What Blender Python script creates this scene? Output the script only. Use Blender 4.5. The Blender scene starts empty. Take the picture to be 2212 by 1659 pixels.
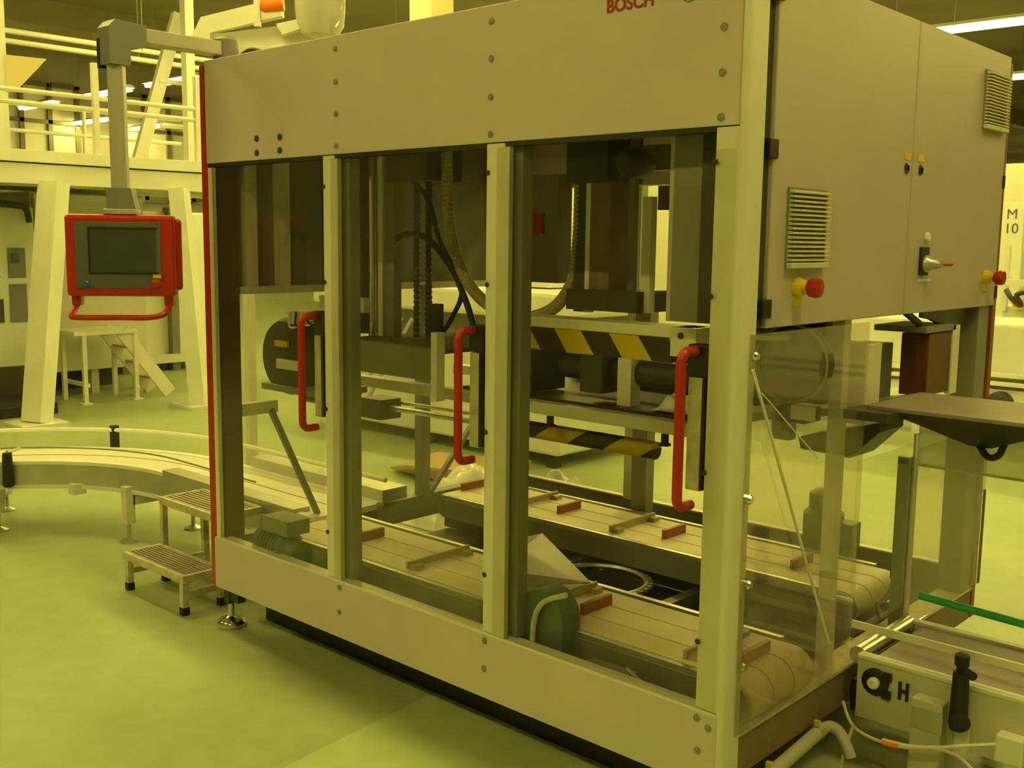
import bpy, bmesh, math, random
from mathutils import Vector, Matrix
from mathutils import noise as mnoise
random.seed(7)
S = bpy.context.scene
COL = S.collection
PI = math.pi

# ------------------------------------------------------------------ camera
cam_d = bpy.data.cameras.new('camera')
cam = bpy.data.objects.new('camera', cam_d)
COL.objects.link(cam)
cam_d.sensor_width = 36.0
cam_d.lens = 36.0 * 2288.9 / 2212.0
cam_d.clip_end = 200
RT = Vector((0.73417301, 0.67884823, 0.01245236))
UP = Vector((-0.09964473, 0.08958764, 0.99098183))
FW = Vector((-0.67161069, 0.72879293, -0.13341648))
mw = Matrix((RT, UP, -FW)).transposed().to_4x4()
mw.translation = (3.7622, -2.2955, 1.6)
cam.matrix_world = mw
S.camera = cam

# ------------------------------------------------------------------ world, exposure
LIGHT = (1.0, 0.83, 0.185)
wd = bpy.data.worlds.new('world')
S.world = wd
wd.use_nodes = True
wd.node_tree.nodes['Background'].inputs[0].default_value = (0.05, 0.04, 0.008, 1)
wd.node_tree.nodes['Background'].inputs[1].default_value = 1.0
S.view_settings.view_transform = 'Standard'
S.view_settings.look = 'None'
S.view_settings.gamma = 1.0
S.view_settings.use_curve_mapping = False
S.view_settings.exposure = 1.02
TUBE = 25.5        # emission of the fluorescent tubes
try:
    S.cycles.adaptive_threshold = 0.025
    S.cycles.max_bounces = 8
    S.cycles.transparent_max_bounces = 16
    S.cycles.sample_clamp_indirect = 6.0
    S.cycles.caustics_reflective = False
    S.cycles.caustics_refractive = False
except Exception:
    pass

# ------------------------------------------------------------------ materials
M = {}
def mat(key, col, rough=0.5, metal=0.0, var=0.0, scale=6.0, bump=0.0, emit=None, spec=0.5):
    m = bpy.data.materials.new(key); m.use_nodes = True
    nt = m.node_tree; b = nt.nodes['Principled BSDF']
    b.inputs['Base Color'].default_value = (*col, 1)
    b.inputs['Roughness'].default_value = rough
    b.inputs['Metallic'].default_value = metal
    b.inputs['Specular IOR Level'].default_value = spec
    if var or bump:
        tc = nt.nodes.new('ShaderNodeTexCoord')
        n = nt.nodes.new('ShaderNodeTexNoise'); n.inputs['Scale'].default_value = scale
        n.inputs['Detail'].default_value = 6
        nt.links.new(tc.outputs['Object'], n.inputs['Vector'])
        if var:
            r = nt.nodes.new('ShaderNodeValToRGB')
            r.color_ramp.elements[0].position = 0.3; r.color_ramp.elements[1].position = 0.7
            r.color_ramp.elements[0].color = (*[c * (1 - var) for c in col], 1)
            r.color_ramp.elements[1].color = (*[min(1, c * (1 + var)) for c in col], 1)
            nt.links.new(n.outputs['Fac'], r.inputs['Fac'])
            nt.links.new(r.outputs['Color'], b.inputs['Base Color'])
        if bump:
            bp = nt.nodes.new('ShaderNodeBump'); bp.inputs['Strength'].default_value = bump
            bp.inputs['Distance'].default_value = 0.01
            nt.links.new(n.outputs['Fac'], bp.inputs['Height'])
            nt.links.new(bp.outputs['Normal'], b.inputs['Normal'])
    if emit:
        b.inputs['Emission Color'].default_value = (*emit[0], 1)
        b.inputs['Emission Strength'].default_value = emit[1]
    M[key] = m
    return m

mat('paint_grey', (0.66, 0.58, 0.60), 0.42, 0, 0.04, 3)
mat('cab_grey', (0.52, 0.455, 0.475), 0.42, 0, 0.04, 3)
mat('profile', (0.80, 0.77, 0.71), 0.38, 0, 0.05, 5)
mat('screw_grey', (0.30, 0.28, 0.25), 0.4, 0.3)
mat('plate_grey', (0.36, 0.34, 0.30), 0.4, 0.2, 0.06, 10)
mat('inner_grey', (0.22, 0.225, 0.19), 0.45, 0, 0.10, 5)
mat('inner_dark', (0.055, 0.055, 0.05), 0.5, 0, 0.15, 6)
mat('alu', (0.56, 0.55, 0.52), 0.35, 0.75, 0.08, 8)
mat('steel', (0.55, 0.55, 0.53), 0.28, 0.9, 0.1, 9)
mat('chrome', (0.75, 0.74, 0.72), 0.12, 1.0)
mat('red', (0.42, 0.016, 0.008), 0.35, 0, 0.06, 5)
mat('red_cleat', (0.36, 0.09, 0.05), 0.5)
mat('rubber', (0.018, 0.018, 0.02), 0.55)
mat('black', (0.012, 0.012, 0.015), 0.45)
mat('dark_metal', (0.05, 0.05, 0.055), 0.4, 0.3, 0.2, 10)
mat('yellow', (0.75, 0.55, 0.02), 0.45)
mat('cream', (0.76, 0.77, 0.70), 0.5, 0, 0.05, 3)
mat('cream_wall', (0.66, 0.64, 0.54), 0.6, 0, 0.06, 2)
mat('white', (0.86, 0.86, 0.82), 0.45)
mat('belt_cream', (0.86, 0.77, 0.58), 0.55, 0, 0.06, 7)
mat('belt_brown', (0.27, 0.23, 0.23), 0.6, 0, 0.1, 9)
mat('belt_white', (0.82, 0.80, 0.74), 0.4, 0, 0.03, 9)
mat('green_motor', (0.10, 0.16, 0.12), 0.45, 0, 0.15, 8)
mat('green_rod', (0.03, 0.42, 0.14), 0.4)
mat('olive_cleat', (0.48, 0.42, 0.20), 0.5)
mat('hose', (0.42, 0.36, 0.20), 0.5)
mat('rust', (0.22, 0.155, 0.11), 0.6, 0, 0.15, 12)
mat('worn_cream', (0.62, 0.57, 0.44), 0.6, 0, 0.25, 22)
mat('conduit_grey', (0.48, 0.46, 0.43), 0.5)
mat('vent_cream', (0.66, 0.61, 0.44), 0.45)
mat('dull_red', (0.26, 0.07, 0.04), 0.5, 0, 0.2, 8)
mat('hinge_cream', (0.56, 0.53, 0.42), 0.45, 0, 0.06, 9)
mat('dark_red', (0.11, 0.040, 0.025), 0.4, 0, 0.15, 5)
mat('grate', (0.42, 0.38, 0.33), 0.5, 0.3, 0.15, 20)
mat('screen', (0.055, 0.065, 0.06), 0.25)
mat('bezel', (0.10, 0.115, 0.10), 0.4)
mat('arm_grey', (0.20, 0.20, 0.215), 0.45)
mat('arm_alu', (0.50, 0.48, 0.46), 0.4, 0.4)
mat('orange', (0.9, 0.20, 0.01), 0.4)
mat('blue', (0.02, 0.12, 0.5), 0.4)
mat('blue_pale', (0.15, 0.40, 0.75), 0.4)
mat('ceil', (0.42, 0.36, 0.25), 0.9, 0, 0.15, 0.6)
mat('concrete', (0.42, 0.38, 0.31), 0.9, 0, 0.12, 0.5)
mat('column_yellow', (0.66, 0.58, 0.30), 0.6, 0, 0.05, 2)
mat('window_dark', (0.16, 0.14, 0.08), 0.4)
mat('letter_blue', (0.10, 0.11, 0.16), 0.5)
mat('cardboard', (0.45, 0.30, 0.16), 0.8, 0, 0.1, 8)
mat('tube', (1, 1, 1), 0.5, emit=(LIGHT, TUBE))
mat('fixture', (0.80, 0.80, 0.76), 0.4)
mat('film', (0.80, 0.80, 0.78), 0.15, 0, 0.05, 12, 0.4)

def hazard(key, axis, period):
    m = bpy.data.materials.new(key); m.use_nodes = True
    nt = m.node_tree; b = nt.nodes['Principled BSDF']; b.inputs['Roughness'].default_value = 0.45
    tc = nt.nodes.new('ShaderNodeTexCoord'); sp = nt.nodes.new('ShaderNodeSeparateXYZ')
    nt.links.new(tc.outputs['Object'], sp.inputs[0])
    a = nt.nodes.new('ShaderNodeMath'); a.operation = 'MULTIPLY_ADD'; a.inputs[1].default_value = axis
    nt.links.new(sp.outputs['Z'], a.inputs[0]); nt.links.new(sp.outputs['X'], a.inputs[2])
    d = nt.nodes.new('ShaderNodeMath'); d.operation = 'DIVIDE'; d.inputs[1].default_value = period
    nt.links.new(a.outputs[0], d.inputs[0])
    f = nt.nodes.new('ShaderNodeMath'); f.operation = 'FRACT'; nt.links.new(d.outputs[0], f.inputs[0])
    g = nt.nodes.new('ShaderNodeMath'); g.operation = 'GREATER_THAN'; g.inputs[1].default_value = 0.5
    nt.links.new(f.outputs[0], g.inputs[0])
    mx = nt.nodes.new('ShaderNodeMix'); mx.data_type = 'RGBA'
    nt.links.new(g.outputs[0], mx.inputs[0])
    mx.inputs[6].default_value = (0.62, 0.46, 0.015, 1); mx.inputs[7].default_value = (0.035, 0.03, 0.025, 1)
    nt.links.new(mx.outputs[2], b.inputs['Base Color'])
    M[key] = m
hazard('hazard', 0.75, 0.212)
hazard('hazard_roll', -1.6, 0.34)

def acrylic(key, tint, gloss, haze):
    m = bpy.data.materials.new(key); m.use_nodes = True
    nt = m.node_tree; nt.nodes.remove(nt.nodes['Principled BSDF']); out = nt.nodes['Material Output']
    t = nt.nodes.new('ShaderNodeBsdfTransparent'); t.inputs[0].default_value = (*tint, 1)
    g = nt.nodes.new('ShaderNodeBsdfGlossy'); g.inputs[0].default_value = (0.9, 0.9, 0.9, 1); g.inputs[1].default_value = 0.04
    fr = nt.nodes.new('ShaderNodeFresnel'); fr.inputs[0].default_value = 1.35
    mp = nt.nodes.new('ShaderNodeMath'); mp.operation = 'MULTIPLY'; mp.inputs[1].default_value = gloss
    nt.links.new(fr.outputs[0], mp.inputs[0])
    mx = nt.nodes.new('ShaderNodeMixShader'); nt.links.new(mp.outputs[0], mx.inputs[0])
    nt.links.new(t.outputs[0], mx.inputs[1]); nt.links.new(g.outputs[0], mx.inputs[2])
    last = mx
    if haze:
        df = nt.nodes.new('ShaderNodeBsdfDiffuse'); df.inputs[0].default_value = (0.75, 0.75, 0.7, 1)
        m2 = nt.nodes.new('ShaderNodeMixShader'); m2.inputs[0].default_value = haze
        nt.links.new(mx.outputs[0], m2.inputs[1]); nt.links.new(df.outputs[0], m2.inputs[2]); last = m2
    nt.links.new(last.outputs[0], out.inputs['Surface'])
    M[key] = m
acrylic('acrylic', (0.96, 0.96, 0.92), 0.14, 0.003)
acrylic('acrylic_hazy', (0.95, 0.92, 0.86), 0.35, 0.075)
acrylic('skirt', (0.95, 0.94, 0.88), 0.5, 0.28)
acrylic('bag', (0.95, 0.95, 0.9), 0.6, 0.45)

def floor_mat():
    m = bpy.data.materials.new('floor_epoxy'); m.use_nodes = True
    nt = m.node_tree; b = nt.nodes['Principled BSDF']
    tc = nt.nodes.new('ShaderNodeTexCoord')
    n1 = nt.nodes.new('ShaderNodeTexNoise'); n1.inputs['Scale'].default_value = 0.7; n1.inputs['Detail'].default_value = 8
    n2 = nt.nodes.new('ShaderNodeTexNoise'); n2.inputs['Scale'].default_value = 9; n2.inputs['Detail'].default_value = 8
    for n in (n1, n2): nt.links.new(tc.outputs['Object'], n.inputs['Vector'])
    r1 = nt.nodes.new('ShaderNodeValToRGB')
    r1.color_ramp.elements[0].position = 0.32; r1.color_ramp.elements[0].color = (0.335, 0.405, 0.225, 1)
    r1.color_ramp.elements[1].position = 0.62; r1.color_ramp.elements[1].color = (0.39, 0.475, 0.26, 1)
    nt.links.new(n1.outputs['Fac'], r1.inputs['Fac'])
    r2 = nt.nodes.new('ShaderNodeValToRGB')
    r2.color_ramp.elements[0].position = 0.3; r2.color_ramp.elements[0].color = (0.92, 0.91, 0.9, 1)
    r2.color_ramp.elements[1].position = 0.6; r2.color_ramp.elements[1].color = (1, 1, 1, 1)
    nt.links.new(n2.outputs['Fac'], r2.inputs['Fac'])
    mx = nt.nodes.new('ShaderNodeMix'); mx.data_type = 'RGBA'; mx.blend_type = 'MULTIPLY'; mx.inputs[0].default_value = 1
    nt.links.new(r1.outputs['Color'], mx.inputs[6]); nt.links.new(r2.outputs['Color'], mx.inputs[7])
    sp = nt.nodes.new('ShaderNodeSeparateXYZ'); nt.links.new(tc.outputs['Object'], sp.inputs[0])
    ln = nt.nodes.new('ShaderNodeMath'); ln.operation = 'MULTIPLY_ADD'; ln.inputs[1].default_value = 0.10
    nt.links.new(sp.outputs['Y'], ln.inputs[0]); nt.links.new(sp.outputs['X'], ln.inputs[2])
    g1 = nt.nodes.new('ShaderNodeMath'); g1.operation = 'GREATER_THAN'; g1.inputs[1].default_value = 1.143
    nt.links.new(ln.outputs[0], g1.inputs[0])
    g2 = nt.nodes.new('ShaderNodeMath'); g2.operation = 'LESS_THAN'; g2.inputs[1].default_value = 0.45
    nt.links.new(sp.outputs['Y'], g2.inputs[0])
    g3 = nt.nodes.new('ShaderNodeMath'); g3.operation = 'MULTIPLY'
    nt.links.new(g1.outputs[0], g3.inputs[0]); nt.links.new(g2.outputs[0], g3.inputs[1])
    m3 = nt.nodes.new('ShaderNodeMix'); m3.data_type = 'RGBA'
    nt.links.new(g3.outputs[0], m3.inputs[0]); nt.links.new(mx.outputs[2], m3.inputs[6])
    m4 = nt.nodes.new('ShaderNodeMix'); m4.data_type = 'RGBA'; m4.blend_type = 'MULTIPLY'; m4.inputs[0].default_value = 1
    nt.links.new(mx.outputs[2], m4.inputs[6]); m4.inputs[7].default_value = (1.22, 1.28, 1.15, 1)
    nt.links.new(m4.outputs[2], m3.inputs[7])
    nt.links.new(m3.outputs[2], b.inputs['Base Color'])
    b.inputs['Roughness'].default_value = 0.42
    b.inputs['Specular IOR Level'].default_value = 0.35
    M['floor'] = m
floor_mat()

# ------------------------------------------------------------------ builders
MW = {}
class B:
    def __init__(s): s.bm = bmesh.new()
    def box(s, x0, x1, y0, y1, z0, z1, bv=0.0, rot=None, about=None):
        g = bmesh.ops.create_cube(s.bm, size=1.0)['verts']
        for v in g:
            v.co = Vector(((x0 + x1) / 2 + v.co.x * (x1 - x0), (y0 + y1) / 2 + v.co.y * (y1 - y0), (z0 + z1) / 2 + v.co.z * (z1 - z0)))
        if bv:
            e = {ed for v in g for ed in v.link_edges}
            r = bmesh.ops.bevel(s.bm, geom=list(e), offset=bv, segments=2, affect='EDGES', profile=0.5)
            g = list({v for f in r['faces'] for v in f.verts})
        if rot is not None:
            c = Vector(about) if about else Vector(((x0 + x1) / 2, (y0 + y1) / 2, (z0 + z1) / 2))
            for v in g: v.co = c + rot @ (v.co - c)
        return s
    def cyl(s, p0, p1, r, n=12, r2=None, cap=True):
        p0, p1 = Vector(p0), Vector(p1); d = p1 - p0; L = d.length
        q = d.to_track_quat('Z', 'Y').to_matrix().to_4x4(); q.translation = (p0 + p1) / 2
        bmesh.ops.create_cone(s.bm, cap_ends=cap, segments=n, radius1=r, radius2=r if r2 is None else r2, depth=L, matrix=q)
        return s
    def bar(s, p0, p1, w, h):
        p0, p1 = Vector(p0), Vector(p1); d = p1 - p0
        q = d.to_track_quat('X', 'Z').to_matrix()
        g = bmesh.ops.create_cube(s.bm, size=1.0)['verts']
        c = (p0 + p1) / 2
        for v in g: v.co = c + q @ Vector((v.co.x * d.length, v.co.y * w, v.co.z * h))
        return s
    def tube(s, pts, r, n=10, closed=False, rib=0.0):
        pts = [Vector(p) for p in pts]; rings = []; N = len(pts); prev = None
        for i, p in enumerate(pts):
            if closed: t = pts[(i + 1) % N] - pts[i - 1]
            else: t = pts[min(i + 1, N - 1)] - pts[max(i - 1, 0)]
            t.normalize()
            if prev is None:
                a = Vector((0, 0, 1)) if abs(t.z) < 0.9 else Vector((1, 0, 0))
                u = t.cross(a).normalized()
            else:
                u = (prev - t * prev.dot(t)).normalized()
            prev = u; w = t.cross(u)
            rr = r * (1 + (rib if i % 2 else 0))
            rings.append([s.bm.verts.new(p + (u * math.cos(2 * PI * k / n) + w * math.sin(2 * PI * k / n)) * rr) for k in range(n)])
        for i in range(N if closed else N - 1):
            A, Bq = rings[i], rings[(i + 1) % N]
            for k in range(n): s.bm.faces.new((A[k], A[(k + 1) % n], Bq[(k + 1) % n], Bq[k]))
        if not closed:
            s.bm.faces.new(list(reversed(rings[0]))); s.bm.faces.new(rings[-1])
        return s
    def prism(s, poly, a, b, axis='y'):
        def P(u, v, w):
            return {'y': (u, w, v), 'x': (w, u, v), 'z': (u, v, w)}[axis]
        v0 = [s.bm.verts.new(P(u, v, a)) for u, v in poly]; v1 = [s.bm.verts.new(P(u, v, b)) for u, v in poly]
        n = len(poly)
        s.bm.faces.new(v0); s.bm.faces.new(list(reversed(v1)))
        for i in range(n): s.bm.faces.new((v0[i], v1[i], v1[(i + 1) % n], v0[(i + 1) % n]))
        return s
    def lathe(s, c, axis, prof, n=20):
        c = Vector(c); ax = Vector(axis).normalized()
        a = Vector((0, 0, 1)) if abs(ax.z) < 0.9 else Vector((1, 0, 0))
        u = ax.cross(a).normalized(); w = ax.cross(u); rings = []
        for r, h in prof:
            rings.append([s.bm.verts.new(c + ax * h + (u * math.cos(2 * PI * k / n) + w * math.sin(2 * PI * k / n)) * max(r, 1e-4)) for k in range(n)])
        for A, Bq in zip(rings, rings[1:]):
            for k in range(n): s.bm.faces.new((A[k], A[(k + 1) % n], Bq[(k + 1) % n], Bq[k]))
        s.bm.faces.new(list(reversed(rings[0]))); s.bm.faces.new(rings[-1])
        return s
    def quad(s, *p):
        s.bm.faces.new([s.bm.verts.new(q) for q in p]); return s
    def build(s, name, material, parent=None, smooth=False, local=False):
        bmesh.ops.recalc_face_normals(s.bm, faces=s.bm.faces)
        if smooth:
            for f in s.bm.faces: f.smooth = True
            for e in s.bm.edges:
                if len(e.link_faces) == 2 and e.calc_face_angle(0) > 0.7: e.smooth = False
        if parent is not None and not local:
            inv = MW[parent].inverted()
            bmesh.ops.transform(s.bm, matrix=inv, verts=s.bm.verts)
            off = None
        me = bpy.data.meshes.new(name); s.bm.to_mesh(me); s.bm.free()
        me.materials.append(M[material])
        o = bpy.data.objects.new(name, me); COL.objects.link(o)
        if parent is not None:
            o.parent = parent; MW[o] = MW[parent]
        else:
            MW[o] = Matrix.Identity(4)
        return o

def tag(o, label, cat, group=None, kind=None):
    if label: o['label'] = label
    if cat: o['category'] = cat
    if group: o['group'] = group
    if kind: o['kind'] = kind
    return o
def thing(name, label, cat, loc=(0, 0, 0), rz=0.0, group=None):
    o = bpy.data.objects.new(name, None); COL.objects.link(o)
    o.location = loc; o.rotation_euler = (0, 0, rz); o.empty_display_size = 0.1
    MW[o] = Matrix.Translation(loc) @ Matrix.Rotation(rz, 4, 'Z')
    return tag(o, label, cat, group)
def struct(o):
    o['kind'] = 'structure'; return o
def rep(o, offs):
    out = []
    for d in offs:
        c = o.copy(); COL.objects.link(c); c.parent = o.parent
        c.location = o.location + Vector(d); MW[c] = MW[o.parent] if o.parent else Matrix.Identity(4)
        out.append(c)
    return out
def dup(root, loc, rz, label, group=None):
    r = root.copy(); COL.objects.link(r); r.location = loc; r.rotation_euler = (0, 0, rz); r['label'] = label
    if group: r['group'] = group
    for ch in list(root.children):
        c = ch.copy(); COL.objects.link(c); c.parent = r
        for g in list(ch.children):
            d = g.copy(); COL.objects.link(d); d.parent = c
    return r
def spline(pts, n=8):
    pts = [Vector(p) for p in pts]; out = []
    P = [pts[0] * 2 - pts[1]] + pts + [pts[-1] * 2 - pts[-2]]
    for i in range(1, len(P) - 2):
        for k in range(n):
            t = k / n; a, b, c, d = P[i - 1], P[i], P[i + 1], P[i + 2]
            out.append(0.5 * ((2 * b) + (c - a) * t + (2 * a - 5 * b + 4 * c - d) * t * t + (3 * b - a - 3 * c + d) * t ** 3))
    out.append(pts[-1]); return out
def text(name, body, size, mtl, parent, loc, right, up, bold=0.0, depth=0.001):
    cu = bpy.data.curves.new(name, 'FONT'); cu.body = body; cu.size = size; cu.offset = bold; cu.extrude = depth
    cu.align_x = 'CENTER'
    tmp = bpy.data.objects.new(name, cu); COL.objects.link(tmp)
    bpy.context.view_layer.update()
    me = bpy.data.meshes.new_from_object(tmp.evaluated_get(bpy.context.evaluated_depsgraph_get()))
    bpy.data.objects.remove(tmp)
    r, u = Vector(right), Vector(up); nrm = r.cross(u)
    m4 = Matrix((r, u, nrm)).transposed().to_4x4(); m4.translation = loc
    me.transform(MW[parent].inverted() @ m4)
    me.materials.clear(); me.materials.append(M[mtl])
    o = bpy.data.objects.new(name, me); COL.objects.link(o); o.parent = parent; MW[o] = MW[parent]
    return o

# ================================================================== SETTING
X0, X1, Y0, Y1, ZC = -34.0, 14.0, -12.0, 62.0, 6.4
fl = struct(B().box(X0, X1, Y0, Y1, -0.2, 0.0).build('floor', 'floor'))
struct(B().box(X0, X1, Y0, Y1, ZC, ZC + 0.2).build('ceiling', 'ceil'))
struct(B().box(X0 - 0.2, X0, Y0, Y1, 0, ZC).build('wall_left', 'concrete'))
struct(B().box(X1, X1 + 0.2, Y0, Y1, 0, ZC).build('wall_right', 'cream_wall'))
struct(B().box(X0, X1, Y1, Y1 + 0.2, 0, ZC).build('wall_back', 'cream_wall'))
struct(B().box(X0, X1, Y0 - 0.2, Y0, 0, ZC).build('wall_front', 'cream_wall'))

# ceiling luminaires, rows run along x
lum0 = None
def luminaire(x, y, z=4.6, label=None, group='fluorescent ceiling luminaires', L=1.8):
    global lum0
    if lum0 is None:
        t = thing('ceiling_luminaire', label, 'ceiling light', (x, y, z), 0, group)
        B().prism([(-0.05, 0.10), (0.05, 0.10), (0.13, 0.042), (0.12, 0.036), (-0.12, 0.036), (-0.13, 0.042)], -L / 2 - 0.03, L / 2 + 0.03, 'x').build('housing', 'fixture', t, local=True)
        for s in (-1, 1):
            b = B(); b.cyl((-L / 2, s * 0.05, 0), (L / 2, s * 0.05, 0), 0.036, 8)
            b.build('tube', 'tube', t, local=True)
            b = B(); b.cyl((s * L * 0.35, 0, 0.09), (s * L * 0.35, 0, ZC - 4.6), 0.006, 6)
            b.build('suspension_rod', 'steel', t, local=True)
        lum0 = t
        return t
    return dup(lum0, (x, y, z), 0, label, group)
lab_near = 'unseen twin tube fluorescent luminaire added above the aisle in front of the machine'
lab_hid = 'unseen twin tube fluorescent luminaire added to the ceiling rows behind the packing machine'
for x in (-5.0, -0.6, 3.8): luminaire(x, -4.1, label=lab_near)  # this row and the next: unseen luminaires added to light the machine front
for x in (-4.5, -1.6, 1.3, 4.2): luminaire(x, 0.2, label=lab_near)
for x in (-7.4, -5.0, -2.6, 0.6, 4.6): luminaire(x, 4.5, label=lab_hid)  # from here on: unseen luminaires added for more light in the background
for x in (-9.6, -7.2, -4.8, -2.4, 0.6, 4.8): luminaire(x, 8.8, label=lab_hid)
for x in (-10.6, -8.2, -5.8, -3.6, 1.0, 3.4, 5.8): luminaire(x, 13.1, label=lab_hid)
for x in (-9.0, -6.0, 0.4, 3.0): luminaire(x, 18.0, label=lab_hid)
for x, y, l in ((-21.6, 8.8, 'distant fluorescent luminaire seen between the platform handrails, leftmost of them'),
                (-18.2, 8.8, 'distant fluorescent luminaire just left of the operator panel drop tube'),
                (-15.6, 8.8, 'distant fluorescent luminaire just right of the operator panel drop tube'),
                (-23.9, 11.2, 'faraway fluorescent luminaire low over the platform, left of the drop tube'),
                (-23.9, 12.9, 'faraway fluorescent luminaire low over the platform, right of the drop tube'),
                (-20.6, 14.4, 'faraway fluorescent luminaire beside the red edge of the machine'),
                (-1.5, 13.1, 'large bright fluorescent luminaire above the control cabinet top corner'),
                (-2.1, 18.0, 'fluorescent luminaire beside the upper louvre of the control cabinet'),
                (-10.2, 41.0, 'faraway fluorescent luminaire right of the cabinet edge, uppermost of a cluster'),
                (-11.2, 44.7, 'faraway fluorescent luminaire right of the cabinet edge, second of a cluster'),
                (-13.6, 52.3, 'faraway fluorescent luminaire right of the cabinet edge, lower in a cluster'),
                (-15.2, 57.6, 'faraway fluorescent luminaire right of the cabinet edge, lowest of a cluster')):
    luminaire(x, y, label=l)

# ================================================================== PACKING MACHINE
mc = thing('packing_machine', 'large grey packing machine with clear doors and red handles', 'machine', (1.2, 0.9, 0))
hp = B().box(0.0, 2.383, 0.0, 0.02, 1.887, 2.279, 0.003).build('header_panel', 'paint_grey', mc)
sc0 = B().lathe((0, 0, 0), (0, -1, 0), [(0.010, 0), (0.010, 0.003), (0.006, 0.005), (0.003, 0.005)], 12).build('screw', 'screw_grey', hp, local=True)
def on_front(o, x, z, y=0.0):
    o.location = Vector((x, y, z)) - Vector((1.2, 0.9, 0))
hdr = [(0.82, 2.235), (0.82, 2.126), (0.82, 2.02), (0.82, 1.914), (1.549, 2.232), (1.549, 2.127), (1.549, 2.018), (1.549, 1.911),
       (2.331, 2.225), (2.331, 2.121), (2.331, 2.014), (2.331, 1.907)]
on_front(sc0, *hdr[0])
for x, z in hdr[1:]:
    c = sc0.copy(); COL.objects.link(c); c.parent = hp; on_front(c, x, z)
for x, z in ((0.349, 1.965), (0.495, 1.962), (0.348, 1.913), (0.494, 1.915)):
    c = B().lathe((0, 0, 0), (0, -1, 0), [(0.012, 0), (0.012, 0.004), (0.004, 0.007)], 10).build('bolt', 'dark_metal', hp, local=True)
    on_front(c, x, z)
text('lettering', 'BOSCH', 0.047, 'red', hp, (2.046, -0.001, 2.2), (1, 0, 0), (0, 0, 1), 0.0012, 0.0006)
b = B(); b.tube([(2.229 + 0.027 * math.cos(a * PI / 14), -0.0005, 2.221 + 0.027 * math.sin(a * PI / 14)) for a in range(28)], 0.0018, 6, closed=True)
em = b.build('emblem_ring', 'arm_grey', hp)
b = B()
for sx in (-1, 1): b.box(2.229 + sx * 0.011 - 0.003, 2.229 + sx * 0.011 + 0.003, -0.001, 0, 2.205, 2.237)
b.box(2.22, 2.238, -0.001, 0, 2.218, 2.224)
b.build('emblem_mark', 'arm_grey', hp)
B().box(0.0, 2.383, 0.004, 0.04, 1.874, 1.888).build('seal_shadow_line', 'rubber', mc)  # dark strip for the seal and the shadow line under the header
B().box(0.0, 2.36, 0.022, 1.8, 2.262, 2.274).build('roof_sheet', 'paint_grey', mc)
B().box(0.0, 2.10, 1.78, 1.8, 1.9, 2.265).build('rear_header_panel', 'paint_grey', mc)
# base
bp = B().box(-0.005, 2.388, -0.004, 0.016, 0.169, 0.376, 0.002).build('base_panel', 'paint_grey', mc)
B().box(0.0, 2.388, -0.002, 0.045, 0.376, 0.384).build('base_ledge', 'profile', mc)
for x, z in ((1.548, 0.358), (1.546, 0.266), (2.329, 0.36), (2.365, 0.342), (2.334, 0.27), (0.818, 0.358), (0.818, 0.265)):
    c = sc0.copy(); COL.objects.link(c); c.parent = bp; on_front(c, x, z, -0.004)
for n, a in (('base_rail', (0.0, 2.36, 0.016, 0.06, 0.19, 0.36)), ('base_rail', (0.0, 2.36, 1.76, 1.81, 0.19, 0.38)),
             ('base_rail', (0.0, 0.06, 0.06, 1.76, 0.27, 0.38)), ('base_rail', (2.32, 2.40, 0.09, 1.80, 0.18, 0.302))):
    B().box(*a, 0.003).build(n, 'inner_grey' if a[1] < 2.38 else 'rust', mc)
B().box(2.315, 2.405, 0.09, 1.80, 0.298, 0.306).build('rail_cover', 'worn_cream', mc)
for y in (0.9, 1.24): B().box(0.06, 2.32, y, y + 0.04, 0.20, 0.25).build('cross_rail', 'inner_grey', mc)
for x in (1.02, 1.6): B().box(x, x + 0.045, 0.06, 1.76, 0.24, 0.28).build('cross_rail', 'alu', mc)
B().box(0.07, 2.3, 0.30, 1.74, 0.175, 0.188).build('drip_tray', 'inner_dark', mc)
B().box(0.085, 2.35, 0.178, 0.24, 0.001, 0.186).build('dark_skirting', 'black', mc)
# red end with its posts
B().box(-0.032, 0.0, -0.003, 0.05, 0.172, 2.262, 0.002).build('red_edge_trim', 'red', mc)
B().box(0.0, 0.018, -0.003, 0.05, 0.384, 1.885).build('red_edge_trim', 'red', mc)
B().box(0.018, 0.045, -0.005, 0.012, 0.384, 1.87).build('door_profile', 'profile', mc)
B().box(-0.03, 0.05, 0.02, 0.105, 0.30, 1.88).build('red_corner_post', 'dark_red', mc)  # red post in a darker red, its shade put into the colour
B().box(-0.012, 0.012, 0.105, 1.80, 1.39, 2.265).build('end_panel', 'inner_grey', mc)
B().box(-0.03, -0.012, 0.05, 1.80, 1.39, 2.262).build('red_end_sheet', 'red', mc)
for y0 in (0.14, 0.30): B().box(0.012, 0.05, y0, y0 + 0.055, 1.39, 2.26).build('end_stiffener', 'profile', mc)
B().box(0.012, 0.055, 0.11, 1.76, 1.375, 1.405).build('end_rail', 'profile', mc)
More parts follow.
